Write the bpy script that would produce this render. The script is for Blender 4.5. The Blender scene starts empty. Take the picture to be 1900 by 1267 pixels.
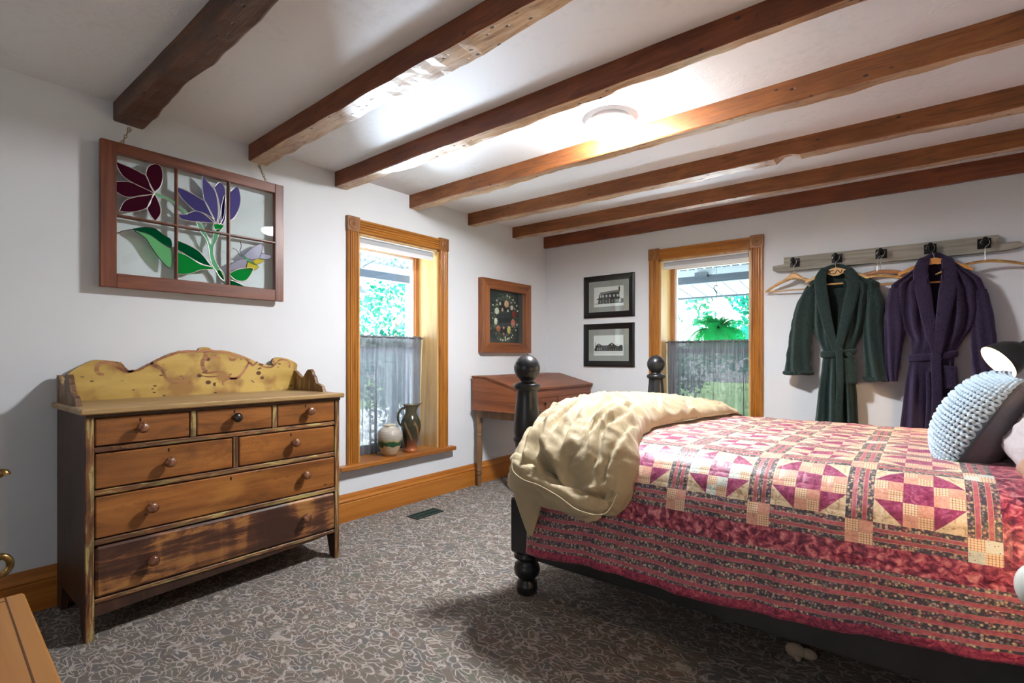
import bpy, bmesh, math, random
from mathutils import Vector, Matrix, noise as mnoise
random.seed(7)
sc = bpy.context.scene
COL = sc.collection
PI = math.pi

# ------------------------------------------------------------------ camera
F_PX, TH, HOR, CX, CY, CZ = 949.5, 0.675938, 660.3, 3.264, -4.678, 1.2
cam_d = bpy.data.cameras.new('camera')
cam = bpy.data.objects.new('camera', cam_d)
COL.objects.link(cam)
cam_d.sensor_width = 36.0
cam_d.lens = 36.0 * F_PX / 1900.0
cam_d.shift_y = (HOR - 633.5) / 1900.0
cam_d.clip_start = 0.05
cam.location = (CX, CY, CZ)
cam.rotation_euler = (PI / 2, 0, TH)
sc.camera = cam

# ------------------------------------------------------------------ colour management
sc.view_settings.view_transform = 'Standard'
sc.view_settings.look = 'None'
sc.view_settings.exposure = 0.0
sc.view_settings.gamma = 1.0
sc.view_settings.use_curve_mapping = False

# ------------------------------------------------------------------ world, sun, large lights
w = bpy.data.worlds.new('sky')
sc.world = w
w.use_nodes = True
bg = w.node_tree.nodes['Background']
bg.inputs[0].default_value = (0.88, 0.95, 1.0, 1)
bg.inputs[1].default_value = 4.0

sun_d = bpy.data.lights.new('sun', 'SUN')
sun_d.energy = 60.0
sun_d.angle = math.radians(1.0)
sun_d.color = (0.80, 0.90, 1.0)
sun = bpy.data.objects.new('sun', sun_d)
COL.objects.link(sun)
sun.rotation_euler = Vector((0.50, 0.15, -0.95)).to_track_quat('-Z', 'Y').to_euler()

def area(name, loc, target, sx, sy, power, col):
    d = bpy.data.lights.new(name, 'AREA')
    d.shape = 'RECTANGLE'; d.size = sx; d.size_y = sy; d.energy = power; d.color = col
    o = bpy.data.objects.new(name, d); COL.objects.link(o)
    o.location = loc
    o.rotation_euler = (Vector(target) - Vector(loc)).to_track_quat('-Z', 'Y').to_euler()
    return o
# fill lamp added at the wall behind the camera, out of view
area('fill_near_wall', (2.6, -6.72, 1.45), (2.6, 0, 1.3), 0.9, 1.1, 12, (0.93, 0.97, 1.0))

# lamps added on the ground outside, imitating sunlit-ground bounce onto ceiling and beams
area('left_bounce_lamp', (-2.7, -0.75, -0.28), (-2.5, -0.9, 1.0), 0.8, 3.4, 2600, (0.74, 0.84, 1.0))
area('far_bounce_lamp', (1.6, 2.9, -0.28), (1.6, 2.7, 1.0), 2.4, 0.8, 400, (0.74, 0.84, 1.0))

# ------------------------------------------------------------------ measuring helpers (pixel -> point on a wall plane)
S_, C_ = math.sin(TH), math.cos(TH)
def ray(u, v):
    r = (u - 950) / F_PX
    return (-S_ + C_ * r, C_ + S_ * r, (HOR - v) / F_PX)
def onX(u, v, x):
    d = ray(u, v); t = (x - CX) / d[0]
    return Vector((x, CY + t * d[1], CZ + t * d[2]))
def onY(u, v, y):
    d = ray(u, v); t = (y - CY) / d[1]
    return Vector((CX + t * d[0], y, CZ + t * d[2]))

# ------------------------------------------------------------------ mesh builder
class MB:
    def __init__(s): s.v = []; s.f = []; s.m = []; s.sm = []; s.uv = None
    def add(s, vs, fs, mi=0, smooth=False):
        o = len(s.v); s.v += [tuple(p) for p in vs]
        for f in fs: s.f.append(tuple(i + o for i in f)); s.m.append(mi); s.sm.append(smooth)
        return s
    def box(s, a, b, mi=0, bev=0.0):
        x0, y0, z0 = [min(a[i], b[i]) for i in range(3)]; x1, y1, z1 = [max(a[i], b[i]) for i in range(3)]
        e = min(bev, (x1-x0)/2.01, (y1-y0)/2.01, (z1-z0)/2.01)
        if e <= 0:
            vs = [(x0,y0,z0),(x1,y0,z0),(x1,y1,z0),(x0,y1,z0),(x0,y0,z1),(x1,y0,z1),(x1,y1,z1),(x0,y1,z1)]
            return s.add(vs, [(0,3,2,1),(4,5,6,7),(0,1,5,4),(1,2,6,5),(2,3,7,6),(3,0,4,7)], mi)
        bm = bmesh.new(); bmesh.ops.create_cube(bm, size=1)
        bmesh.ops.scale(bm, vec=(x1-x0, y1-y0, z1-z0), verts=bm.verts)
        bmesh.ops.translate(bm, vec=((x0+x1)/2, (y0+y1)/2, (z0+z1)/2), verts=bm.verts)
        bmesh.ops.bevel(bm, geom=list(bm.edges), offset=e, segments=1, affect='EDGES')
        return s.bm(bm, mi)
    def bm(s, bm, mi=0, smooth=False):
        bm.verts.index_update()
        s.add([v.co[:] for v in bm.verts], [[v.index for v in f.verts] for f in bm.faces], mi, smooth)
        bm.free(); return s
    def tube(s, pts, rad, n=8, mi=0, cap=True, smooth=True, flat=None, up=None):
        """rad: number or list. flat: list/number, second radius (along the frame's second axis)."""
        pts = [Vector(p) for p in pts]; N = len(pts)
        rad = rad if isinstance(rad, (list, tuple)) else [rad] * N
        fl = rad if flat is None else (flat if isinstance(flat, (list, tuple)) else [flat] * N)
        up0 = Vector(up) if up else Vector((0.13, 0.21, 0.97))
        vs = []; prev = None
        for i, p in enumerate(pts):
            t = (pts[min(i+1, N-1)] - pts[max(i-1, 0)])
            t = t.normalized() if t.length > 1e-9 else Vector((0,0,1))
            if prev is None or up:
                a = up0 - t * up0.dot(t)
                if a.length < 1e-3: a = Vector((1,0,0)) - t * t.x
                a.normalize()
            else:
                a = prev - t * prev.dot(t); a.normalize()
            prev = a; b = t.cross(a)
            for k in range(n):
                an = 2*PI*k/n
                vs.append(p + a*math.cos(an)*rad[i] + b*math.sin(an)*fl[i])
        fs = [(i*n+k, i*n+(k+1)%n, (i+1)*n+(k+1)%n, (i+1)*n+k) for i in range(N-1) for k in range(n)]
        s.add(vs, fs, mi, smooth)
        if cap:
            s.add(vs[:n], [tuple(range(n))[::-1]], mi); s.add(vs[-n:], [tuple(range(n))], mi)
        return s
    def lathe(s, prof, c, n=24, mi=0, axis=(0,0,1), smooth=True, cap=True):
        """prof: (radius, height along axis)"""
        q = Vector((0,0,1)).rotation_difference(Vector(axis).normalized()).to_matrix()
        c = Vector(c); vs = []
        for r, h in prof:
            for k in range(n):
                a = 2*PI*k/n
                vs.append(c + q @ Vector((r*math.cos(a), r*math.sin(a), h)))
        fs = [(i*n+k, i*n+(k+1)%n, (i+1)*n+(k+1)%n, (i+1)*n+k) for i in range(len(prof)-1) for k in range(n)]
        s.add(vs, fs, mi, smooth)
        if cap and prof[0][0] > 1e-5: s.add(vs[:n], [tuple(range(n))[::-1]], mi)
        if cap and prof[-1][0] > 1e-5: s.add(vs[-n:], [tuple(range(n))], mi)
        return s
    def prism(s, poly, o, U, V, W, mi=0, side=None):
        """poly of (a,b) in frame o+a*U+b*V, extruded by W"""
        o, U, V, W = Vector(o), Vector(U), Vector(V), Vector(W); n = len(poly)
        A = [o + U*a + V*b for a, b in poly]; B = [p + W for p in A]
        if U.cross(V).dot(W) > 0: s.add(A+B, [tuple(range(n))[::-1], tuple(range(n, 2*n))], mi)
        else: s.add(A+B, [tuple(range(n)), tuple(range(n, 2*n))[::-1]], mi)
        sg = U.cross(V).dot(W) > 0
        s.add(A+B, [((i, (i+1)%n, n+(i+1)%n, n+i) if sg else (i, n+i, n+(i+1)%n, (i+1)%n)) for i in range(n)], mi if side is None else side)
        return s
    def ball(s, c, r, mi=0, n=12, sc=(1,1,1), rot=None):
        prof = []
        vs = []; m = max(4, n//2); c = Vector(c)
        for i in range(1, m):
            th = PI*i/m
            for k in range(n):
                a = 2*PI*k/n
                p = Vector((math.sin(th)*math.cos(a)*sc[0], math.sin(th)*math.sin(a)*sc[1], math.cos(th)*sc[2]))*r
                vs.append(c + (rot @ p if rot else p))
        t = Vector((0,0,sc[2]*r)); vs.append(c + (rot @ t if rot else t)); vs.append(c - (rot @ t if rot else t))
        T, B = len(vs)-2, len(vs)-1
        fs = [(i*n+k, (i+1)*n+k, (i+1)*n+(k+1)%n, i*n+(k+1)%n) for i in range(m-2) for k in range(n)]
        fs += [(T, k, (k+1)%n) for k in range(n)] + [(B, (m-2)*n+(k+1)%n, (m-2)*n+k) for k in range(n)]
        return s.add(vs, fs, mi, True)
    def build(s, name, mats, parent=None, label=None, kind=None, cat=None, group=None, wn=False):
        me = bpy.data.meshes.new(name)
        if parent is not None: off = wloc(parent)
        elif s.v:
            xs = [p[0] for p in s.v]; ys = [p[1] for p in s.v]; zs = [p[2] for p in s.v]
            off = Vector(((min(xs)+max(xs))/2, (min(ys)+max(ys))/2, min(zs)))
        else: off = Vector((0,0,0))
        if kind == 'structure' and parent is None: off = Vector((0,0,0))
        me.from_pydata([(p[0]-off[0], p[1]-off[1], p[2]-off[2]) for p in s.v], [], s.f)
        if not isinstance(mats, (list, tuple)): mats = [mats]
        for m in mats: me.materials.append(m)
        me.polygons.foreach_set('material_index', s.m)
        me.polygons.foreach_set('use_smooth', s.sm)
        if s.uv:
            ul = me.uv_layers.new(name='UVMap')
            for li, l in enumerate(me.loops): ul.data[li].uv = s.uv[l.vertex_index]
        me.update()
        o = bpy.data.objects.new(name, me); COL.objects.link(o)
        if parent is not None: o.parent = parent
        else: o.location = off
        o['_w'] = tuple(off)
        if label: o['label'] = label
        if kind: o['kind'] = kind
        if cat: o['category'] = cat
        if group: o['group'] = group
        return o

def wloc(o): return Vector(o['_w'])
def thing(name, label, cat, loc=(0,0,0), group=None):
    o = bpy.data.objects.new(name, None); COL.objects.link(o)
    o.empty_display_size = 0.1
    o.location = loc; o['_w'] = tuple(float(c) for c in loc)
    o['label'] = label; o['category'] = cat
    if group: o['group'] = group
    return o
def fbm(p, sc_=1.0, oct_=4):
    return mnoise.fractal(Vector(p)*sc_, 1.0, 2.0, oct_)
def lerp(a, b, t): return a + (b-a)*t
def interp(xs, ys, x):
    if x <= xs[0]: return ys[0]
    for i in range(len(xs)-1):
        if x <= xs[i+1]:
            t = (x-xs[i])/(xs[i+1]-xs[i]); return lerp(ys[i], ys[i+1], t)
    return ys[-1]
def catmull(pts, n=6, closed=False):
    pts = [Vector(p) for p in pts]; out = []; N = len(pts)
    rng = range(N if closed else N-1)
    for i in rng:
        if closed: p0, p1, p2, p3 = pts[(i-1)%N], pts[i], pts[(i+1)%N], pts[(i+2)%N]
        else: p0, p1, p2, p3 = pts[max(i-1,0)], pts[i], pts[i+1], pts[min(i+2,N-1)]
        for k in range(n):
            t = k/n
            out.append(0.5*((2*p1)+(-p0+p2)*t+(2*p0-5*p1+4*p2-p3)*t*t+(-p0+3*p1-3*p2+p3)*t*t*t))
    if not closed: out.append(pts[-1])
    return out

# ------------------------------------------------------------------ materials
def new_mat(name, col=(0.5,0.5,0.5), rough=0.5, metal=0.0, spec=0.5):
    m = bpy.data.materials.new(name); m.use_nodes = True
    b = m.node_tree.nodes['Principled BSDF']
    b.inputs['Base Color'].default_value = (*col, 1); b.inputs['Roughness'].default_value = rough
    b.inputs['Metallic'].default_value = metal; b.inputs['Specular IOR Level'].default_value = spec
    return m
def N(m, t): return m.node_tree.nodes.new(t)
def L(m, a, b): m.node_tree.links.new(a, b)
def bsdf(m): return m.node_tree.nodes['Principled BSDF']
def coord(m, scale=(1,1,1), kind='Object', rot=(0,0,0)):
    tc = N(m, 'ShaderNodeTexCoord'); mp = N(m, 'ShaderNodeMapping')
    mp.inputs['Scale'].default_value = scale; mp.inputs['Rotation'].default_value = rot
    L(m, tc.outputs[kind], mp.inputs[0]); return mp.outputs[0]
def tnoise(m, vec, scale=5, detail=4, dist=0.0, rough=0.5):
    n = N(m, 'ShaderNodeTexNoise'); n.inputs['Scale'].default_value = scale; n.inputs['Detail'].default_value = detail
    n.inputs['Distortion'].default_value = dist; n.inputs['Roughness'].default_value = rough
    L(m, vec, n.inputs['Vector']); return n.outputs[0]
def voro(m, vec, scale=5, feature='F1', rnd=1.0):
    n = N(m, 'ShaderNodeTexVoronoi'); n.feature = feature; n.inputs['Scale'].default_value = scale
    n.inputs['Randomness'].default_value = rnd
    L(m, vec, n.inputs['Vector']); return n
def ramp(m, fac, stops, interp_='LINEAR'):
    r = N(m, 'ShaderNodeValToRGB'); r.color_ramp.interpolation = interp_
    e = r.color_ramp.elements
    while len(e) < len(stops): e.new(0.5)
    for i, (p, c) in enumerate(stops):
        e[i].position = p; e[i].color = (*c, 1) if len(c) == 3 else c
    L(m, fac, r.inputs[0]); return r.outputs[0]
def mixc(m, fac, a, b, mode='MIX'):
    n = N(m, 'ShaderNodeMix'); n.data_type = 'RGBA'; n.blend_type = mode
    if isinstance(fac, (int, float)): n.inputs[0].default_value = fac
    else: L(m, fac, n.inputs[0])
    for s, i in ((a, 6), (b, 7)):
        if isinstance(s, tuple): n.inputs[i].default_value = (*s, 1)
        else: L(m, s, n.inputs[i])
    return n.outputs[2]
def mathn(m, op, a, b=0.0, c=None, clamp=False):
    n = N(m, 'ShaderNodeMath'); n.operation = op; n.use_clamp = clamp
    for i, s in enumerate((a, b) if c is None else (a, b, c)):
        if isinstance(s, (int, float)): n.inputs[i].default_value = s
        else: L(m, s, n.inputs[i])
    return n.outputs[0]
def bump(m, h, strength=0.3, dist=0.01):
    b = N(m, 'ShaderNodeBump'); b.inputs['Strength'].default_value = strength; b.inputs['Distance'].default_value = dist
    L(m, h, b.inputs['Height']); L(m, b.outputs[0], bsdf(m).inputs['Normal'])
def base(m, c): L(m, c, bsdf(m).inputs['Base Color'])
def sepxyz(m, vec):
    n = N(m, 'ShaderNodeSeparateXYZ'); L(m, vec, n.inputs[0]); return n.outputs

AX = {'x': (0.06, 1, 1), 'y': (1, 0.06, 1), 'z': (1, 1, 0.06)}
def wood(name, dark, mid, light, axis='x', scale=14, rough=0.42, spec=0.5, bstr=0.15, blotch=0.5, knots=False, seed=0.0):
    m = new_mat(name, mid, rough, 0, spec)
    s = AX[axis]
    v = coord(m, s)
    g = tnoise(m, v, scale, 6, 1.2, 0.65)
    c = ramp(m, g, [(0.28, dark), (0.5, mid), (0.72, light)])
    v2 = coord(m, tuple(0.35+0.65*k for k in s))
    b2 = tnoise(m, v2, 4.0, 3, 0.6)
    c2 = mixc(m, mathn(m, 'MULTIPLY', ramp(m, b2, [(0.35, (1,1,1)), (0.62, (0,0,0))]), blotch), c, mixc(m, 0.55, c, dark), 'MIX')
    if knots:
        vo = voro(m, coord(m, tuple(0.25+0.75*k for k in s)), 3.2)
        kn = ramp(m, vo.outputs['Distance'], [(0.03, (1,1,1)), (0.09, (0,0,0))])
        c2 = mixc(m, kn, c2, (dark[0]*0.4, dark[1]*0.4, dark[2]*0.4))
    base(m, c2); bump(m, g, bstr, 0.004)
    return m
# ------------------------------------------------------------------ shared materials
wall_m = new_mat('wall_paint', (0.66, 0.68, 0.71), 0.75, 0, 0.25)
vv = coord(wall_m); base(wall_m, ramp(wall_m, tnoise(wall_m, vv, 1.3, 3), [(0.3, (0.68,0.705,0.735)), (0.7, (0.73,0.75,0.775))]))
bump(wall_m, tnoise(wall_m, vv, 90, 3), 0.08, 0.003)
ceil_m = new_mat('ceiling_plaster', (0.74, 0.74, 0.75), 0.8, 0, 0.2)
vv = coord(ceil_m)
h1 = tnoise(ceil_m, vv, 55, 5, 0.8); h2 = ramp(ceil_m, tnoise(ceil_m, vv, 1.6, 3), [(0.5, (0,0,0)), (0.72, (1,1,1))])
hh = mathn(ceil_m, 'MULTIPLY', h1, mathn(ceil_m, 'ADD', h2, 0.12))
bump(ceil_m, hh, 0.5, 0.012)
dk = ramp(ceil_m, mathn(ceil_m, 'MULTIPLY', tnoise(ceil_m, vv, 2.2, 5, 1.0), tnoise(ceil_m, vv, 30, 3)), [(0.28, (0.84,0.845,0.86)), (0.46, (0.78,0.785,0.80))])
base(ceil_m, dk)

oak = {a: wood('golden_oak_'+a, (0.20,0.070,0.010), (0.40,0.155,0.022), (0.52,0.235,0.04), a, 26, 0.33, 0.5, 0.12, 0.4) for a in 'xyz'}
base_oak = {a: wood('oak_baseboard_'+a, (0.28,0.085,0.012), (0.42,0.145,0.020), (0.52,0.21,0.035), a, 12, 0.33, 0.5, 0.06, 0.3) for a in 'xy'}
jamb_m = wood('window_jamb_wood', (0.40,0.20,0.06), (0.60,0.38,0.16), (0.70,0.50,0.24), 'z', 10, 0.3, 0.6, 0.05, 0.3)
white_m = new_mat('white_vinyl', (0.82,0.83,0.84), 0.35)
glass_m = bpy.data.materials.new('window_glass'); glass_m.use_nodes = True
def glass_nodes(m, tint=(1,1,1), refl=0.10, diff=None, dfac=0.0, rough=0.0, gcol=(1,1,1)):
    nt = m.node_tree; nt.nodes.clear()
    out = nt.nodes.new('ShaderNodeOutputMaterial'); tr = nt.nodes.new('ShaderNodeBsdfTransparent')
    gl = nt.nodes.new('ShaderNodeBsdfGlossy'); gl.inputs['Roughness'].default_value = rough
    gl.inputs['Color'].default_value = (*gcol, 1)
    tr.inputs[0].default_value = (*tint, 1)
    fr = nt.nodes.new('ShaderNodeFresnel'); fr.inputs[0].default_value = 1.5
    mx = nt.nodes.new('ShaderNodeMixShader'); ge = nt.nodes.new('ShaderNodeNewGeometry'); sb_ = nt.nodes.new('ShaderNodeMath'); sb_.operation = 'SUBTRACT'; sb_.inputs[0].default_value = 1.0
    nt.links.new(ge.outputs['Backfacing'], sb_.inputs[1]); ml_ = nt.nodes.new('ShaderNodeMath'); ml_.operation = 'MULTIPLY'
    nt.links.new(sb_.outputs[0], ml_.inputs[0]); nt.links.new(fr.outputs[0], ml_.inputs[1]); nt.links.new(ml_.outputs[0], mx.inputs[0])
    src = tr
    if diff:
        df = nt.nodes.new('ShaderNodeBsdfDiffuse'); df.inputs[0].default_value = (*diff, 1)
        m2 = nt.nodes.new('ShaderNodeMixShader'); m2.inputs[0].default_value = dfac
        nt.links.new(tr.outputs[0], m2.inputs[1]); nt.links.new(df.outputs[0], m2.inputs[2]); src = m2
    nt.links.new(src.outputs[0], mx.inputs[1]); nt.links.new(gl.outputs[0], mx.inputs[2])
    nt.links.new(mx.outputs[0], out.inputs[0])
    return src, mx
glass_nodes(glass_m, (0.97, 1.0, 0.995))

# carpet: pale curled leaf outlines over taupe loop pile
carp = new_mat('loop_carpet', (0.3,0.28,0.27), 0.95, 0, 0.1)
vc = coord(carp)
dn = N(carp, 'ShaderNodeTexNoise'); dn.inputs['Scale'].default_value = 9; dn.inputs['Detail'].default_value = 2; L(carp, vc, dn.inputs['Vector'])
dv = N(carp, 'ShaderNodeVectorMath'); dv.operation = 'MULTIPLY_ADD'
L(carp, dn.outputs['Color'], dv.inputs[0]); dv.inputs[1].default_value = (0.075,0.075,0.0); L(carp, vc, dv.inputs[2])
mp2 = N(carp, 'ShaderNodeMapping'); mp2.inputs['Rotation'].default_value = (0,0,0.5); mp2.inputs['Scale'].default_value = (1.0,1.75,0.0)
L(carp, dv.outputs[0], mp2.inputs[0])
ve = voro(carp, mp2.outputs[0], 15.5, 'DISTANCE_TO_EDGE')
lines = mathn(carp, 'MULTIPLY', ramp(carp, ve.outputs['Distance'], [(0.035, (1,1,1)), (0.075, (0,0,0))]), ramp(carp, tnoise(carp, vc, 17, 2), [(0.44,(0.15,0.15,0.15)),(0.52,(1,1,1))]))
# arc strokes: contour of F1 distance
vf = voro(carp, mp2.outputs[0], 9.5, 'F1')
arc = ramp(carp, mathn(carp, 'PINGPONG', mathn(carp, 'MULTIPLY', vf.outputs['Distance'], 4.2), 0.5), [(0.0, (0,0,0)), (0.36, (0,0,0)), (0.44, (1,1,1))])
mask = ramp(carp, tnoise(carp, vc, 13, 2), [(0.40, (0,0,0)), (0.46, (1,1,1))])
ln = mathn(carp, 'MAXIMUM', lines, mathn(carp, 'MULTIPLY', arc, mask))
vcell = voro(carp, mp2.outputs[0], 15.5, 'F1')
hue = ramp(carp, sepxyz(carp, vcell.outputs['Color'])[0], [(0.0, (0.09,0.078,0.072)), (0.25, (0.17,0.145,0.115)), (0.5, (0.085,0.10,0.11)), (0.75, (0.17,0.115,0.095)), (1.0, (0.10,0.125,0.095))])
fine = tnoise(carp, coord(carp, (1,1,1)), 320, 2)
hue2 = mixc(carp, 0.75, hue, mixc(carp, fine, (0.035,0.031,0.028), (0.40,0.355,0.32)), 'MIX')
cc = mixc(carp, mathn(carp, 'MULTIPLY', mathn(carp, 'MULTIPLY', ln, ramp(carp, tnoise(carp, vc, 55, 3), [(0.3,(0.35,0.35,0.35)),(0.6,(1,1,1))])), 0.85), mixc(carp, 0.55, hue, hue2), (0.56,0.50,0.455))
rib = N(carp, 'ShaderNodeTexWave'); rib.wave_type = 'BANDS'; rib.bands_direction = 'Y'; rib.inputs['Scale'].default_value = 55; rib.inputs['Distortion'].default_value = 1.5
L(carp, vc, rib.inputs['Vector'])
cc = mixc(carp, mathn(carp, 'MULTIPLY', rib.outputs[1], 0.28), cc, (0.07,0.06,0.055))
base(carp, cc)
bump(carp, mathn(carp, 'ADD', fine, mathn(carp, 'MULTIPLY', ln, 0.5)), 0.6, 0.006)

# ------------------------------------------------------------------ room shell
XR, YN, ZC = 5.1, -6.8, 2.51
W1 = (-2.435, -1.625, 0.385, 2.115)      # opening in the left wall: y0,y1,z0,z1
W2 = (1.31, 2.125, 0.385, 2.115)         # opening in the far wall: x0,x1,z0,z1
TK = 0.30
b = MB()
b.box((-TK, YN-0.2, -0.3), (0, W1[0], 2.75)); b.box((-TK, W1[1], -0.3), (0, TK, 2.75))
b.box((-TK, W1[0], -0.3), (0, W1[1], W1[2])); b.box((-TK, W1[0], W1[3]), (0, W1[1], 2.75))
b.build('wall_left', wall_m, kind='structure')
b = MB()
b.box((0, 0, -0.3), (W2[0], TK, 2.75)); b.box((W2[1], 0, -0.3), (XR+0.2, TK, 2.75))
b.box((W2[0], 0, -0.3), (W2[1], TK, W2[2])); b.box((W2[0], 0, W2[3]), (W2[1], TK, 2.75))
b.build('wall_far', wall_m, kind='structure')
b = MB(); b.box((XR, YN-0.2, -0.3), (XR+0.2, TK, 2.75))
b.build('wall_right', wall_m, kind='structure')
b = MB()
b.box((0, YN-0.2, -0.3), (2.1, YN, 2.75)); b.box((3.1, YN-0.2, -0.3), (XR, YN, 2.75))
b.box((2.1, YN-0.2, -0.3), (3.1, YN, 0.85)); b.box((2.1, YN-0.2, 2.05), (3.1, YN, 2.75))
b.build('wall_near', wall_m, kind='structure')
MB().box((0, YN, -0.3), (XR, 0, 0)).build('floor', carp, kind='structure')
ceil = MB().box((-TK, YN-0.2, ZC), (XR+0.2, TK, 2.8)).build('ceiling', ceil_m, kind='structure')
# pitched outer roof is not seen; a flat slab keeps the sky out

# baseboards (moulded profile)
def baseboard(name, axis, a0, a1, mat_):
    prof = [(0.0,0.0),(0.020,0.0),(0.020,0.132),(0.016,0.138),(0.022,0.145),(0.022,0.152),(0.014,0.165),(0.012,0.182),(0.005,0.197),(0.0,0.199)]
    b = MB()
    if axis == 'y': b.prism([(p, z) for p, z in prof], (0, a0, 0), (1,0,0), (0,0,1), (0, a1-a0, 0))
    else: b.prism([(p, z) for p, z in prof], (a0, 0, 0), (0,-1,0), (0,0,1), (a1-a0, 0, 0))
    return b.build(name, mat_, kind='structure')
baseboard('baseboard_left', 'y', YN, 0.0, base_oak['y'])
baseboard('baseboard_far', 'x', 0.022, XR, base_oak['x'])

# ------------------------------------------------------------------ hewn ceiling beams
def beam_mat(name, dark, mid, light, nail=0.5, rough=0.5):
    m = new_mat(name, mid, rough, 0, 0.45)
    v = coord(m, (0.10, 1, 1)); g = tnoise(m, v, 26, 7, 1.6, 0.7)
    c = ramp(m, g, [(0.30, dark), (0.48, mid), (0.72, light)])
    big = ramp(m, tnoise(m, coord(m, (0.5,1,1)), 3.5, 4, 1.0), [(0.36, (1,1,1)), (0.6, (0,0,0))])
    c = mixc(m, mathn(m, 'MULTIPLY', big, 0.55), c, dark)
    vo = voro(m, coord(m, (0.75, 1.5, 1.5)), 17)
    holes = ramp(m, vo.outputs['Distance'], [(0.10, (1,1,1)), (0.17, (0,0,0))])
    sel = ramp(m, tnoise(m, coord(m, (1,1,1)), 5.5, 2), [(0.58-0.16*nail, (0,0,0)), (0.62-0.16*nail, (1,1,1))])
    hm = mathn(m, 'MULTIPLY', holes, sel)
    c = mixc(m, mathn(m, 'MULTIPLY', hm, 0.9), c, (0.02,0.012,0.01))
    cr = tnoise(m, coord(m, (0.05, 1, 1)), 60, 3, 0.5)
    crk = ramp(m, cr, [(0.30, (1,1,1)), (0.36, (0,0,0))])
    c = mixc(m, mathn(m, 'MULTIPLY', crk, 0.6), c, dark)
    base(m, c); bump(m, mathn(m, 'SUBTRACT', mathn(m, 'MULTIPLY', g, 0.6), hm), 0.5, 0.008)
    return m
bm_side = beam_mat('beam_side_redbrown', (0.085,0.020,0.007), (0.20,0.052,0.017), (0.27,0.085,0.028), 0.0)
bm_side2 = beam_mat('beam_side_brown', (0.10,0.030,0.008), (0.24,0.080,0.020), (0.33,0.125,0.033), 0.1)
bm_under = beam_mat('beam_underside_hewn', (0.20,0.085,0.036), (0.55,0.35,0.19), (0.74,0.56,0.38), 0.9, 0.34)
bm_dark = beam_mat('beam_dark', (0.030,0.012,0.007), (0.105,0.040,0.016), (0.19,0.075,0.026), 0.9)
def beam(y0, y1, zb, seed, mats, label, amp=1.0, notch=None, sk=(0,0)):
    n = 110; x1 = XR; b = MB(); vs = []
    zt = ZC + 0.01
    K = 10
    for i in range(n+1):
        x = 0.0 + x1*i/n
        f = lambda k, s: fbm((x*s, k*7.3+seed*11.1, seed), 1.0, 3)
        ya = y0 + sk[0]*x + 0.006*amp*f(1, 1.2); yb = y1 + sk[1]*x + 0.016*amp*f(2, 1.6) + 0.006*amp*f(8, 6)
        za = zb + 0.006*amp*f(3, 1.5) + 0.003*amp*f(4, 8); zc = zb + 0.010*amp*f(5, 1.8) + 0.006*amp*f(6, 7)
        if notch and abs(x-notch) < 0.03: zc += 0.035; za += 0.012
        ch = 0.012 + 0.012*amp*max(0, f(7, 2.2))
        ym = (ya+yb)/2; zm = (za+zc)/2 + 0.003*f(9, 9)
        vs += [(x, ya, zt), (x, ya, lerp(zt, za, 0.5)+0.0), (x, ya, za+0.006), (x, ya+0.006, za), (x, lerp(ya,yb,0.35), lerp(za,zc,0.35)+0.003*amp*f(10,9)),
               (x, lerp(ya,yb,0.7), lerp(za,zc,0.7)+0.004*amp*f(11,8)), (x, yb-ch, zc), (x, yb, zc+ch), (x, yb, lerp(zt, zc, 0.5)), (x, yb, zt)]
    fs = []; mi = []
    for i in range(n):
        for k in range(K-1):
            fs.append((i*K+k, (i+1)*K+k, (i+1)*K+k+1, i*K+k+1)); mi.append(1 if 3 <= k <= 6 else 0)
    for f, m_ in zip(fs, mi): b.f.append(f); b.m.append(m_); b.sm.append(False)
    b.v = vs
    b.f.append(tuple(range(K))); b.m.append(0); b.sm.append(False)
    b.f.append(tuple(range(n*K, n*K+K))[::-1]); b.m.append(0); b.sm.append(False)
    return b.build('ceiling_beam', mats, label=label, cat='beam', group='hewn beams across the ceiling')
beam(-3.905, -3.768, 2.415, 1, [bm_dark, bm_dark], 'darkest and broadest hewn ceiling beam, above the stained glass sash', 1.2, None, (0,-0.02))
beam(-3.225, -3.095, 2.412, 2, [bm_side, bm_under], 'hewn ceiling beam that ends above the right chain of the stained glass sash', 1.3, None, (-0.025,-0.027))
beam(-2.625, -2.505, 2.405, 3, [bm_side, bm_under], 'red-brown ceiling beam on the camera side of the round light, ending above the left window', 1.0, None, (0,-0.016))
beam(-1.945, -1.840, 2.405, 4, [bm_side2, bm_under], 'ceiling beam lit golden right beside the round ceiling light', 1.1, None, (-0.005,-0.010))
beam(-1.255, -1.150, 2.405, 5, [bm_side2, bm_under], 'third ceiling beam from the far wall with a small notch underneath', 0.9, 2.62, (0.014,0.014))
beam(-0.600, -0.495, 2.405, 6, [bm_side2, bm_under], 'second ceiling beam from the far wall', 0.8, None, (0.016,0.008))
beam(-0.050, 0.0, 2.388, 7, [bm_side, bm_side], 'dark ceiling beam running along the top of the far wall', 0.3)

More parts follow.
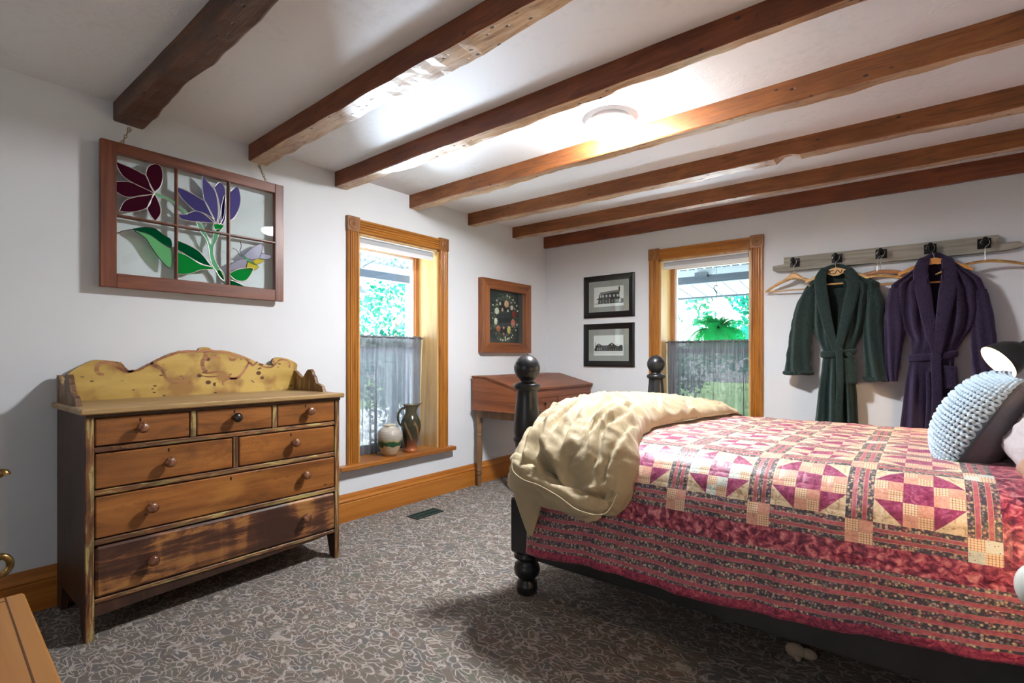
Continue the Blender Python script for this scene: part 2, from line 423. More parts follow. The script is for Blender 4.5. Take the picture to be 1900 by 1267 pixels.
# ------------------------------------------------------------------ windows
def fluted(b, L_, Wd, frame, dep=0.024):
    """fluted casing strip: profile across width (0..Wd), extruded L_ along; frame=(o,U across,V along,Wn out)"""
    o, U, V, Wn = [Vector(t) for t in frame]
    prof = [(0,0),(0,dep*0.7),(Wd*0.05,dep)]
    nfl = 4; a0, a1 = Wd*0.12, Wd*0.88
    for k in range(nfl):
        s0 = lerp(a0, a1, k/nfl); s1 = lerp(a0, a1, (k+0.68)/nfl); mid = (s0+s1)/2
        prof += [(s0, dep), (lerp(s0,mid,0.4), dep-0.0055), (mid, dep-0.0075), (lerp(mid,s1,0.6), dep-0.0055), (s1, dep)]
    prof += [(Wd*0.95,dep),(Wd,dep*0.7),(Wd,0)]
    b.prism(prof, o, U, Wn, V*L_)
def rosette(b, c, nrm, R_, dep):
    prof = [(R_, 0), (R_, dep*0.2), (R_*0.93, dep*0.55), (R_*0.84, dep*0.5), (R_*0.80, dep*0.05), (R_*0.72, dep*0.0), (R_*0.62, dep*0.35), (R_*0.5, dep*0.45), (R_*0.42, dep*0.1),
            (R_*0.34, dep*0.05), (R_*0.27, dep*0.5), (R_*0.14, dep*0.85), (0.0001, dep)]
    b.lathe(prof, c, 28, 0, nrm)
block_m = wood('corner_block_wood', (0.13,0.048,0.014), (0.30,0.125,0.035), (0.40,0.19,0.06), 'z', 18, 0.38)
def window(name, tr, y0, y1, z0, z1, up, outn):
    """tr(a, d, z): a along the wall, d out into the room (negative = into the wall). Builds casing, jambs, sash, sill."""
    root = bpy.data.objects.new(name, None); COL.objects.link(root)
    org = tr(0.5*(y0+y1), 0, z0); root.location = org; root['_w'] = tuple(org); root['kind'] = 'structure'
    A = (Vector(tr(1,0,0))-Vector(tr(0,0,0))); Dn = (Vector(tr(0,1,0))-Vector(tr(0,0,0))); Z = Vector((0,0,1))
    cw = 0.098; zt = z1; bh = 0.108
    oL = y0-cw; oR = y1+cw
    za = z0 + 0.025
    for side in (oL, y1):
        b = MB(); fluted(b, zt-za, cw, (tr(side, 0, za), A, Z, Dn)); b.build('casing', oak['z'], root)
    b = MB(); fluted(b, y1-y0, cw, (tr(y0, 0, zt-0.002), Z, A, Dn)); b.build('header', oak['y' if outn == 'x' else 'x'], root)
    for side in (oL, y1):
        b = MB()
        p = tr(side-0.004, 0.0, zt-0.002); q = tr(side+cw+0.004, 0.027, zt+bh-0.002)
        b.box(p, q, bev=0.0025)
        c = tr(side+cw/2, 0.0262, zt+bh/2-0.002)
        rosette(b, c, Dn, 0.042, 0.011)
        b.build('corner_block', block_m, root)
    # jamb linings
    d0 = -0.30
    b = MB(); b.box(tr(y0-0.001, d0, z0), tr(y0+0.018, 0.001, z1)); b.build('jamb', jamb_m, root)
    b = MB(); b.box(tr(y1-0.018, d0, z0), tr(y1+0.001, 0.001, z1)); b.build('jamb', jamb_m, root)
    b = MB(); b.box(tr(y0, d0, z1-0.018), tr(y1, 0.001, z1+0.001)); b.build('jamb_head', jamb_m, root)
    # sill (stool)
    b = MB(); b.box(tr(y0-cw-0.085, -0.0, za-0.034), tr(y1+cw+0.052, 0.072, za), bev=0.004)
    b.box(tr(y0-0.0, d0, z0-0.002), tr(y1, 0.001, za))
    b.build('window_sill', sill_m[outn], root)
    # wooden stop + white vinyl sash
    s0, s1 = y0+0.018, y1-0.018; t0 = z1-0.018
    def ringbox(nm, mt, w_, dd0, dd1, e, g=0.0):
        bb = MB()
        bb.box(tr(s0+g, dd0, za), tr(s0+g+w_, dd1, t0-g)); bb.box(tr(s1-g-w_, dd0, za), tr(s1-g, dd1, t0-g))
        bb.box(tr(s0+g+w_, dd0, t0-g-w_), tr(s1-g-w_, dd1, t0-g)); bb.box(tr(s0+g+w_, dd0, za), tr(s1-g-w_, dd1, za+w_+e))
        bb.build(nm, mt, root)
    ringbox('stop', stop_m, 0.034, -0.262, -0.236, 0)
    ringbox('sash_frame', white_m, 0.052, -0.292, -0.262, 0.01)
    mr = MB().box(tr(s0+0.05, -0.29, 1.225), tr(s1-0.05, -0.258, 1.275)).build('meeting_rail', white_m, root)
    for a, c in ((za+0.05, 1.228), (1.272, t0-0.05)):
        MB().box(tr(s0+0.048, -0.278, a), tr(s1-0.048, -0.274, c)).build('pane', glass_m, root)
    return root
sill_m = {'x': wood('sill_wood_y', (0.19,0.060,0.012), (0.36,0.130,0.024), (0.46,0.20,0.04), 'y', 14, 0.3, 0.6),
          'y': wood('sill_wood_x', (0.19,0.060,0.012), (0.36,0.130,0.024), (0.46,0.20,0.04), 'x', 14, 0.3, 0.6)}
stop_m = wood('stop_wood', (0.25,0.08,0.02), (0.40,0.16,0.045), (0.50,0.24,0.08), 'z', 20, 0.4)
trL = lambda a, d, z: (d, a, z)
trF = lambda a, d, z: (a, -d, z)
window('window_1', trL, W1[0], W1[1], W1[2], W1[3], 0, 'x')
window('window_2', trF, W2[0], W2[1], W2[2], W2[3], 0, 'y')
sky_block_m = new_mat('sky_block_white', (0.75,0.75,0.75), 0.6)
# unseen window added for the fill lamp; sheet behind its pane blocks the sky
for nm, tr, a0, a1 in (('added_window_3', lambda a,d,z: (a, YN+d, z), 2.1, 3.1),):
    r = bpy.data.objects.new(nm, None); COL.objects.link(r); r['kind'] = 'structure'; o = tr((a0+a1)/2, 0, 0.85); r.location = o; r['_w'] = tuple(o)
    for p, q in (((a0-0.1, 0, 0.75), (a0, 0.025, 2.15)), ((a1, 0, 0.75), (a1+0.1, 0.025, 2.15)), ((a0, 0, 2.05), (a1, 0.025, 2.15)), ((a0, 0, 0.75), (a1, 0.05, 0.85))):
        MB().box(tr(*p), tr(*q), bev=0.003).build('casing', oak['z'], r)
    MB().box(tr(a0, -0.10, 0.85), tr(a1, -0.095, 2.05)).build('pane', glass_m, r); MB().box(tr(a0, -0.15, 0.85), tr(a1, -0.14, 2.05)).build('sky_block', sky_block_m, r)

blind_white = new_mat('blind_white', (0.78,0.79,0.80), 0.5)
blind_grey = new_mat('blind_grey', (0.42,0.44,0.47), 0.6)
def blind(tr, a0, a1, label):
    o = tr((a0+a1)/2, -0.035, 2.02)
    t = thing('roller_blind', label, 'blind', o, 'rolled up window blinds')
    MB().box(tr(a0, -0.075, 2.082), tr(a1, -0.004, 2.096), bev=0.003).build('top_rail', blind_white, t)
    b = MB(); b.tube([tr(a0+0.003, -0.035, 2.066), tr(a1-0.003, -0.035, 2.066)], 0.0235, 20); b.build('fabric_roll', blind_grey, t)
    b = MB(); b.box(tr(a0, -0.018, 2.015), tr(a1, -0.010, 2.047), bev=0.002); b.build('bottom_bar', blind_white, t)
    MB().box(tr(a0+0.004, -0.0135, 2.04), tr(a1-0.004, -0.0125, 2.075)).build('fabric', blind_grey, t)
blind(trL, W1[0]+0.022, W1[1]-0.045, 'white and grey roller blind rolled up in the left window')
blind(trF, W2[0]+0.035, W2[1]-0.022, 'white and grey roller blind rolled up in the far window behind the bed')

# cafe curtains
def curtain_mat(name):
    m = bpy.data.materials.new(name); m.use_nodes = True; nt = m.node_tree; nt.nodes.clear()
    out = nt.nodes.new('ShaderNodeOutputMaterial')
    df = nt.nodes.new('ShaderNodeBsdfDiffuse'); tl = nt.nodes.new('ShaderNodeBsdfTranslucent'); tp = nt.nodes.new('ShaderNodeBsdfTransparent')
    v = coord(m, (14, 14, 0.7)); st = tnoise(m, v, 9, 3, 0.3)
    col = ramp(m, st, [(0.3, (0.13,0.135,0.15)), (0.7, (0.19,0.195,0.22))])
    L(m, col, df.inputs[0]); L(m, col, tl.inputs[0])
    m1 = nt.nodes.new('ShaderNodeMixShader'); m1.inputs[0].default_value = 0.22
    L(m, df.outputs[0], m1.inputs[1]); L(m, tl.outputs[0], m1.inputs[2])
    m2 = nt.nodes.new('ShaderNodeMixShader')
    wv = tnoise(m, coord(m, (1,1,0.25)), 170, 2)
    fac = ramp(m, wv, [(0.35, (0.015,)*3), (0.65, (0.10,)*3)])
    L(m, fac, m2.inputs[0]); L(m, m1.outputs[0], m2.inputs[1]); L(m, tp.outputs[0], m2.inputs[2]); L(m, m2.outputs[0], out.inputs[0])
    return m
curt_m = curtain_mat('grey_sheer_linen')
rod_m = new_mat('dark_rod', (0.10,0.09,0.09), 0.4, 0.6)
def curtain(tr, a0, a1, d, ztop, zbot, label, seed, folds=11, flare=0.0):
    t = thing('cafe_curtain', label, 'curtain', tr((a0+a1)/2, d, zbot), 'grey cafe curtains')
    nx, nz = 220, 30; b = MB(); vs = []
    for j in range(nz+1):
        q = j/nz; z = lerp(ztop+0.016, zbot, q)
        for i in range(nx+1):
            s = i/nx
            ph = folds*2*PI*(s + 0.022*math.sin(5.1*s*PI+seed) + 0.012*math.sin(13*s+seed*2))
            am = lerp(0.014, 0.040, min(1, q*1.6))*(0.75+0.5*fbm((s*6, seed, 0), 1, 2))
            off = am*math.sin(ph) + 0.3*am*math.sin(2.3*ph+seed+2*q) + 0.004*math.sin(60*s*PI+seed)*(1 - min(1, q*7))
            if abs(z - ztop) < 0.012: off *= 0.6
            a = lerp(a0 - flare*q*0.3, a1 + flare*q, s) + 0.006*q*math.sin(ph*0.5)
            vs.append(tr(a, d+off, z + 0.003*math.sin(ph*2) * (1 if q < 0.03 else 0)))
    b.add(vs, [(j*(nx+1)+i, j*(nx+1)+i+1, (j+1)*(nx+1)+i+1, (j+1)*(nx+1)+i) for j in range(nz) for i in range(nx)], 0, True)
    b.build('curtain_panel', curt_m, t)
    MB().tube([tr(a0-0.012, d, ztop), tr(a1+0.012, d, ztop)], 0.005, 8).build('curtain_rod', rod_m, t)
curtain(trL, W1[0]+0.024, W1[1]-0.024, -0.185, 1.352, 0.418, 'grey cafe curtain in the left window behind the pottery', 1.3, 9)
curtain(trF, W2[0]+0.024, W2[1]-0.024, -0.13, 1.33, 0.418, 'dark grey cafe curtain in the far window behind the bed', 4.1, 12)

# ------------------------------------------------------------------ ceiling light, floor vent
LX, LY = 1.92, -2.14
t = thing('ceiling_light', 'round white flush ceiling light glowing between two beams', 'light', (LX, LY, ZC-0.085))
fx = new_mat('light_white_rim', (0.85,0.85,0.85), 0.4)
MB().lathe([(0.095, ZC-0.030-0), (0.105, ZC-0.03), (0.105, ZC), (0.0001, ZC)], (LX, LY, 0), 48).build('mount', fx, t)
em = bpy.data.materials.new('lit_diffuser'); em.use_nodes = True; em.node_tree.nodes.clear()
e_ = em.node_tree.nodes.new('ShaderNodeEmission'); e_.inputs[0].default_value = (0.96, 0.975, 1.0, 1); e_.inputs[1].default_value = 545.0
o_ = em.node_tree.nodes.new('ShaderNodeOutputMaterial'); em.node_tree.links.new(e_.outputs[0], o_.inputs[0])
rim_m = new_mat('white_rim_glow', (0.85,0.85,0.85), 0.4); bsdf(rim_m).inputs['Emission Color'].default_value = (1,1,1,1); bsdf(rim_m).inputs['Emission Strength'].default_value = 0.75  # weak glow put into the white rim so it reads pale
MB().lathe([(0.136, ZC-0.034), (0.141, ZC-0.036), (0.141, ZC-0.041), (0.139, ZC-0.044), (0.132,ZC-0.044),(0.132,ZC-0.032)], (LX, LY, 0), 64).build('rim', rim_m, t)
MB().lathe([(0.128, ZC-0.034), (0.135, ZC-0.0445), (0.1355, ZC-0.066), (0.118, ZC-0.080), (0.07, ZC-0.088), (0.0001, ZC-0.091)], (LX, LY, 0), 48).build('diffuser', em, t)
vent_m = new_mat('vent_green', (0.012,0.040,0.036), 0.45, 0.3)
t = thing('floor_vent', 'dark green metal floor register set in the carpet', 'vent', (0.32, -2.055, 0.0))
b = MB(); b.box((0.262,-2.19,0.0),(0.278,-1.925,0.007)); b.box((0.366,-2.19,0.0),(0.382,-1.925,0.007)); b.box((0.278,-2.19,0.0),(0.366,-2.176,0.007)); b.box((0.278,-1.939,0.0),(0.366,-1.925,0.007)); b.box((0.316,-2.176,0.001),(0.328,-1.939,0.006))
b.build('frame', vent_m, t)
for k in range(15):
    y = -2.170+k*0.0162
    b = MB(); b.prism([(0,0.001),(0.005,0.0055),(0.007,0.0055),(0.002,0.001)], (0.278, y, 0), (0,1,0), (0,0,1), (0.088,0,0)); b.build('slat', vent_m, t)
MB().box((0.278,-2.176,0.0002),(0.366,-1.939,0.0010)).build('backing', new_mat('vent_black',(0.004,0.006,0.006),0.8), t)
# ------------------------------------------------------------------ chest of drawers
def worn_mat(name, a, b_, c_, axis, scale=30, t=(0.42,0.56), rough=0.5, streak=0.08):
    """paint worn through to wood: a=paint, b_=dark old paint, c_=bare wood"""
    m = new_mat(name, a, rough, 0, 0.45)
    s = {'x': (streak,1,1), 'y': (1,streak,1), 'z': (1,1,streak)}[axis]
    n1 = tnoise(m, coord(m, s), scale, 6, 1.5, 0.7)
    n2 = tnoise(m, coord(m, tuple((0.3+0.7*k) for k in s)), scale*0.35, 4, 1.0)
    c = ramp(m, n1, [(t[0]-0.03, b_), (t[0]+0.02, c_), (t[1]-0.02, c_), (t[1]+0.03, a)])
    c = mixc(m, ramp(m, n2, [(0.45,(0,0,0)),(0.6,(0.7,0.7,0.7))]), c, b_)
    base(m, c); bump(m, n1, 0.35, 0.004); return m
dr_wood = [wood('drawer_front_%d' % i, (0.09,0.030,0.009), (0.32,0.115,0.026), (0.46,0.185,0.045), 'y', 9+i, 0.36, 0.5, 0.12, 1.0, True) for i in range(2)]
for m in dr_wood:
    b_ = bsdf(m).inputs['Base Color']; src = b_.links[0].from_socket
    sm1 = tnoise(m, coord(m, (1,0.35,1)), 7, 6, 1.8, 0.7)
    s1 = ramp(m, sm1, [(0.50,(0,0,0)),(0.68,(1,1,1))])
    s2 = ramp(m, tnoise(m, coord(m, (1,0.10,1)), 30, 7, 2.0, 0.75), [(0.52,(0,0,0)),(0.68,(1,1,1))])
    pk = voro(m, coord(m, (1,0.55,1)), 13); s3_ = ramp(m, pk.outputs['Distance'], [(0.05,(1,1,1)),(0.11,(0,0,0))])
    c_ = mixc(m, mathn(m, 'MULTIPLY', s1, 0.62), src, (0.085,0.036,0.014))
    c_ = mixc(m, mathn(m, 'MULTIPLY', s2, 0.45), c_, (0.12,0.045,0.014))
    c_ = mixc(m, mathn(m, 'MULTIPLY', s3_, 0.75), c_, (0.035,0.014,0.008))
    hi_ = ramp(m, tnoise(m, coord(m, (1,0.3,1)), 5, 4, 1.0), [(0.55,(0,0,0)),(0.72,(1,1,1))])
    c_ = mixc(m, mathn(m, 'MULTIPLY', hi_, 0.5), c_, (0.55,0.25,0.055))
    L(m, c_, b_)
dr_dark = new_mat('drawer_front_worn', (0.2,0.1,0.03), 0.42, 0, 0.5)
m = dr_dark
n1 = tnoise(m, coord(m, (1,0.10,1.0)), 16, 7, 1.0, 0.75)
n2 = tnoise(m, coord(m, (1,1.0,0.25)), 9, 4, 0.5)
n3 = tnoise(m, coord(m, (1,0.5,0.6)), 3.2, 3, 0.8)
f_ = mathn(m, 'ADD', mathn(m, 'MULTIPLY', n1, 0.55), mathn(m, 'ADD', mathn(m, 'MULTIPLY', n2, 0.22), mathn(m, 'MULTIPLY', n3, 0.42)))
c = ramp(m, f_, [(0.565, (0.045,0.017,0.010)), (0.628, (0.085,0.032,0.016)), (0.655, (0.22,0.09,0.03)), (0.69, (0.34,0.15,0.045)), (0.74, (0.38,0.20,0.06))])
base(m, c); bump(m, n1, 0.3, 0.004)
rail_m = worn_mat('rail_worn_y', (0.40,0.32,0.11), (0.055,0.022,0.012), (0.24,0.10,0.035), 'y', 38, (0.40,0.54))
stile_m = worn_mat('stile_worn_z', (0.42,0.34,0.13), (0.055,0.022,0.012), (0.22,0.09,0.035), 'z', 38, (0.40,0.52))
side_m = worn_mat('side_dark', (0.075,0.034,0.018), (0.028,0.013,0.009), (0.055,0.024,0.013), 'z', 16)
top_m = worn_mat('top_board', (0.40,0.27,0.12), (0.24,0.14,0.055), (0.34,0.21,0.085), 'y', 14, (0.36,0.5), 0.4)
yel_m = new_mat('yellow_paint', (0.56,0.40,0.115), 0.42, 0, 0.5)
m = yel_m
vo = voro(m, coord(m, (1,0.45,1)), 44); sel = ramp(m, tnoise(m, coord(m), 7, 3), [(0.50,(0,0,0)),(0.56,(1,1,1))])
chips = mathn(m, 'MULTIPLY', ramp(m, vo.outputs['Distance'], [(0.16,(1,1,1)),(0.21,(0,0,0))]), sel)
vo2 = voro(m, coord(m, (1,0.8,1)), 15); sel2 = ramp(m, tnoise(m, coord(m, (1,1,1)), 4.3, 2), [(0.55,(0,0,0)),(0.57,(1,1,1))])
chips2 = mathn(m, 'MULTIPLY', ramp(m, vo2.outputs['Distance'], [(0.17,(1,1,1)),(0.20,(0,0,0))]), sel2)
c = ramp(m, tnoise(m, coord(m, (1,0.2,1)), 9, 4), [(0.35,(0.40,0.25,0.05)),(0.6,(0.56,0.39,0.11))])
stain = ramp(m, tnoise(m, coord(m), 6, 3), [(0.50,(0,0,0)),(0.62,(0.8,0.8,0.8))])
c = mixc(m, stain, c, (0.27,0.13,0.04))
c = mixc(m, chips, c, (0.07,0.03,0.012)); c = mixc(m, chips2, c, (0.10,0.035,0.012))
base(m, c); bump(m, mathn(m, 'SUBTRACT', 1.0, mathn(m,'MAXIMUM',chips,chips2)), 0.4, 0.003)
orn_m = worn_mat('ghost_ornament', (0.44,0.22,0.10), (0.12,0.045,0.02), (0.32,0.13,0.05), 'y', 30, (0.36,0.5))
knob_m = worn_mat('knob_wood', (0.26,0.12,0.06), (0.055,0.016,0.010), (0.15,0.055,0.028), 'x', 30, (0.34,0.5), 0.22)
knob_dark = new_mat('knob_black', (0.018,0.013,0.012), 0.25)
hole_m = new_mat('keyhole_black', (0.004,0.003,0.003), 0.9)
DX0, DXF = 0.025, 0.541
D0, D1 = -4.128, -2.937
DT = 0.985
t = thing('chest_of_drawers', 'weathered wooden chest of seven drawers with a yellow scrolled backboard', 'dresser', ((DX0+DXF)/2, (D0+D1)/2, 0))
RAILS = ((0.152,0.172),(0.397,0.421),(0.607,0.631),(0.790,0.812))
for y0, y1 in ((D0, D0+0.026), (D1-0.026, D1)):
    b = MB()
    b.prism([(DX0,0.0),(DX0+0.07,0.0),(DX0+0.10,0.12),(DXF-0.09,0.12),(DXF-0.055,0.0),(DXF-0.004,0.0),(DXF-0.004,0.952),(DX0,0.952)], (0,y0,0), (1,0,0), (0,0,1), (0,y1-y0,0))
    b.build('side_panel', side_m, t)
for y0, y1 in ((D0, D0+0.030), (D1-0.030, D1)):
    MB().box((DXF-0.004, y0, 0.0), (DXF+0.006, y1, 0.952), bev=0.003).build('stile', stile_m, t)
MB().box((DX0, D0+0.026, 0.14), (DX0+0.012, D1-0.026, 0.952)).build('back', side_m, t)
for z0, z1 in RAILS:
    MB().box((DXF-0.03, D0+0.029, z0), (DXF+0.004, D1-0.029, z1), bev=0.004).build('rail', rail_m, t)
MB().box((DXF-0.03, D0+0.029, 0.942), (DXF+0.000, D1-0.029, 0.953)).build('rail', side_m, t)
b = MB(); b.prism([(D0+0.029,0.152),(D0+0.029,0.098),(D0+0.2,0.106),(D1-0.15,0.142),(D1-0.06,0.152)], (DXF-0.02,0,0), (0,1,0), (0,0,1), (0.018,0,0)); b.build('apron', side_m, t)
for y, z0, z1 in ((-3.722,0.812,0.942), (-3.328,0.812,0.942), (-3.528,0.631,0.790)):
    MB().box((DXF-0.03, y-0.012, z0), (DXF+0.004, y+0.012, z1), bev=0.003).build('divider', stile_m, t)
MB().box((DX0, D0-0.022, 0.953), (DXF+0.035, D1+0.018, 0.980), bev=0.006).build('top', [top_m], t)
MB().box((DXF-0.02, D0+0.0, 0.938), (DXF+0.018, D1+0.0, 0.953), bev=0.004).build('moulding', side_m, t)
def knob(c, parent, mt, tilt=(1,0,0), s=1.0):
    prof = [(0.011,0.0),(0.0105,0.016),(0.013,0.022),(0.021,0.027),(0.0245,0.035),(0.0225,0.045),(0.014,0.051),(0.0001,0.053)]
    MB().lathe([(r*s,h*s) for r,h in prof], c, 18, 0, tilt).build('knob', mt, parent)
# (y0,y1,z0,z1,[(knob y,z)],keyhole y)
drw = [(-4.097,-3.736,0.815,0.938,[(-3.935,0.882)],-3.935,0), (-3.708,-3.342,0.815,0.940,[(-3.540,0.888)],-3.535,1), (-3.314,-2.968,0.815,0.940,[(-3.140,0.888)],-3.152,0),
       (-4.097,-3.542,0.634,0.787,[(-3.830,0.712)],-3.825,1), (-3.514,-2.968,0.634,0.787,[(-3.228,0.722)],-3.238,0),
       (-4.097,-2.968,0.424,0.604,[(-3.900,0.520),(-3.165,0.532)],-3.552,1), (-4.097,-2.968,0.175,0.394,[(-3.898,0.283),(-3.168,0.294)],None,2)]
for i, (y0,y1,z0,z1,ks,kh,mi) in enumerate(drw):
    g = 0.003; pr = 0.004 if i < 6 else 0.010
    b = MB(); b.box((DXF-0.38, y0+g, z0+g), (DXF+pr, y1-g, z1-g), bev=0.004 if i<6 else 0.009)
    o = b.build('drawer', dr_dark if mi == 2 else dr_wood[mi], t)
    if i == 6: o['label'] = 'deep bottom drawer with dark worn paint'
    for n_, (ky, kz) in enumerate(ks):
        knob((DXF+pr-0.001, ky, kz), o, knob_dark if i == 1 else knob_m, (1, 0.05 if i!=1 else 0.18, 0.05))
    if kh: 
        MB().box((DXF+pr-0.003, kh-0.0035, z1-0.030), (DXF+pr+0.0006, kh+0.0035, z1-0.014)).build('keyhole', hole_m, o)
# yellow backboard outline (traced on its own plane)
BX = DX0+0.012
bp = [(155,737),(122,728),(122,698),(128,692),(150,678),(175,668),(200,669),(222,672),(231,679),(229,686),(240,688),(262,683),(285,671),(310,658),(335,651),(356,650),(366,650),(370,646),(380,644),(390,646),(394,650),(414,650),(436,655),(460,664),(480,673),(500,678),(507,677),(504,672),(508,665),(520,663),(537,667),(552,675),(562,683),(562,716)]
poly = []
for u, v in bp:
    p = onX(u, v, BX+0.01); poly.append((p.y, p.z))
poly = [(max(D0-0.002, min(D1+0.002, y)), z) for y, z in poly]
poly[0] = (D0+0.0, 0.980); poly[1] = (D0+0.0, 1.02); poly[-1] = (D1, 0.980)
sm = catmull([(0, y, z) for y, z in poly[2:-1]], 5)
poly = [poly[0], poly[1]] + [(p.y, p.z) for p in sm] + [poly[-1]]
b = MB(); b.prism(poly, (BX-0.008,0,0), (0,1,0), (0,0,1), (0.02,0,0), 0, 1)
bb = b.build('backboard', [yel_m, side_m], t)
bb['label'] = 'yellow painted scroll-cut backboard'
# ghost marks of the lost carved ornament
def stroke(pts, wd, parent, nm='ornament'):
    P = catmull([onX(u, v, BX+0.0135) for u, v in pts], 5); n = len(P)
    ws = [interp([0, (n-1)*0.5, n-1], wd, i) for i in range(n)]
    vs = []
    for i, p in enumerate(P):
        tt = (P[min(i+1,n-1)]-P[max(i-1,0)]).normalized(); nn = Vector((0, -tt.z, tt.y))
        k = 1+0.25*fbm((i*0.7, p.y*9, p.z*9), 1, 2)
        vs += [p+nn*ws[i]*k, p-nn*ws[i]*k]
    b = MB(); b.add([v for v in vs], [(2*i, 2*i+1, 2*i+3, 2*i+2) for i in range(n-1)])
    b.add([v - Vector((0.003,0,0)) for v in vs], [(2*i, 2*i+2, 2*i+3, 2*i+1) for i in range(n-1)])
    b.build(nm, orn_m, parent)
for pts, wd in [([(193,694),(184,692),(179,684),(184,675),(195,672),(212,676),(222,683),(236,690),(248,687)], (0.006,0.010,0.006)),
        ([(222,672),(229,680),(240,689),(258,686),(275,677),(292,668),(310,661),(330,654)], (0.004,0.006,0.006)),
        ([(280,674),(292,680),(300,684),(303,690),(308,700),(318,708),(330,709),(339,704),(338,698),(332,700)], (0.009,0.006,0.004)),
        ([(339,706),(350,708),(354,713)], (0.003,0.003,0.002)),
        ([(330,653),(350,652),(368,652),(384,650),(400,652),(420,654),(440,660)], (0.007,0.008,0.006)),
        ([(384,652),(382,662),(376,672),(378,684),(384,690)], (0.012,0.010,0.009)),
        ([(374,691),(386,692),(400,690),(418,690)], (0.003,0.006,0.002)), ([(374,697),(390,699),(408,697)], (0.002,0.004,0.002)), ([(392,664),(402,662),(408,667)], (0.006,0.006,0.003)),
        ([(440,660),(455,664),(465,674),(470,677),(478,671)], (0.006,0.008,0.005)),
        ([(462,672),(456,683),(450,692),(440,701),(430,702),(424,697),(430,694)], (0.006,0.009,0.004)),
        ([(440,702),(425,703),(414,708),(414,714)], (0.004,0.004,0.003)),
        ([(478,676),(492,681),(504,681),(512,674),(522,667),(536,671),(537,682)], (0.003,0.006,0.005)), ([(506,668),(510,674)], (0.008,0.007,0.004)),
        ([(423,662),(432,668),(440,662)], (0.006,0.010,0.004))]:
    stroke(pts, wd, bb)
# stepped end brackets
for y0, y1, hb in ((D0-0.002, D0+0.018, 0.0), (D1-0.018, D1+0.002, 0.0)):
    pr = [(DX0, 0.98), (DX0, 1.108), (DX0+0.02, 1.108), (DX0+0.05,1.098), (DX0+0.10, 1.070), (DX0+0.135, 1.060), (DX0+0.155, 1.082), (DX0+0.19, 1.112), (DX0+0.225, 1.116), (DX0+0.245, 1.098), (DX0+0.252,1.082),(DX0+0.27,1.070),(DX0+0.278,1.052),(DX0+0.29,1.030),(DX0+0.335,1.022),(DX0+0.36,1.012),(DX0+0.375,0.98)]
    b = MB(); b.prism(pr, (0,y0,0), (1,0,0), (0,0,1), (0,y1-y0,0)); b.build('end_bracket', worn_mat('bracket_worn', (0.38,0.28,0.12), (0.09,0.035,0.018), (0.20,0.11,0.05), 'z', 30, (0.42,0.55)), t)

# ------------------------------------------------------------------ stained glass sash hung on chains
GX = 0.055
fr_m = wood('sash_frame_redwood', (0.055,0.015,0.008), (0.17,0.046,0.018), (0.25,0.085,0.033), 'y', 22, 0.38, 0.5, 0.15, 0.5)
fr_mz = wood('sash_frame_redwood_z', (0.055,0.015,0.008), (0.17,0.046,0.018), (0.25,0.085,0.033), 'z', 22, 0.38, 0.5, 0.15, 0.5)
gy0, gy1, gz0, gz1 = -3.972, -3.036, 1.548, 2.288
t = thing('stained_glass_sash', 'old six pane wooden sash with stained glass flowers hung on the left wall', 'window art', (GX, (gy0+gy1)/2, gz0))
sw, bw, tw = 0.066, 0.072, 0.058
x0, x1 = GX-0.018, GX+0.018
for a, c in ((gy0, gy0+sw), (gy1-sw*0.82, gy1)): MB().box((x0, a, gz0), (x1, c, gz1), bev=0.002).build('frame_stile', fr_mz, t)
MB().box((x0, gy0+sw, gz0), (x1-0.001, gy1-sw*0.82, gz0+bw), bev=0.002).build('frame_rail', fr_m, t)
MB().box((x0, gy0+sw, gz1-tw), (x1-0.001, gy1-sw*0.82, gz1), bev=0.002).build('frame_rail', fr_m, t)
iy0, iy1, iz0, iz1 = gy0+sw, gy1-sw*0.82, gz0+bw, gz1-tw
my = [iy0+(iy1-iy0)/3, iy0+2*(iy1-iy0)/3]; mz = 1.918
for y in my:
    b = MB(); b.prism([(-0.008,-0.012),(0.008,-0.012),(0.008,0.0),(0.003,0.014),(-0.003,0.014),(-0.008,0.0)], (GX, y, iz0), (0,1,0), (1,0,0), (0,0,iz1-iz0)); b.build('muntin', fr_mz, t)
b = MB(); b.prism([(-0.008,-0.012),(0.008,-0.012),(0.008,0.0),(0.003,0.0135),(-0.003,0.0135),(-0.008,0.0)], (GX, iy0, mz), (0,0,1), (1,0,0), (0,iy1-iy0,0)); b.build('muntin', fr_m, t)
ys = [iy0] + my + [iy1]; zs = [iz0, mz, iz1]
for i in range(3):
    for j in range(2):
        MB().box((GX-0.002, ys[i]+0.006, zs[j]+0.006), (GX, ys[i+1]-0.006, zs[j+1]-0.006)).build('pane', glass_m, t)
def stained(name, tint, diff, dfac=0.35, rough=0.08):
    m = bpy.data.materials.new(name); m.use_nodes = True
    glass_nodes(m, tint, 0.1, diff, dfac, rough); return m
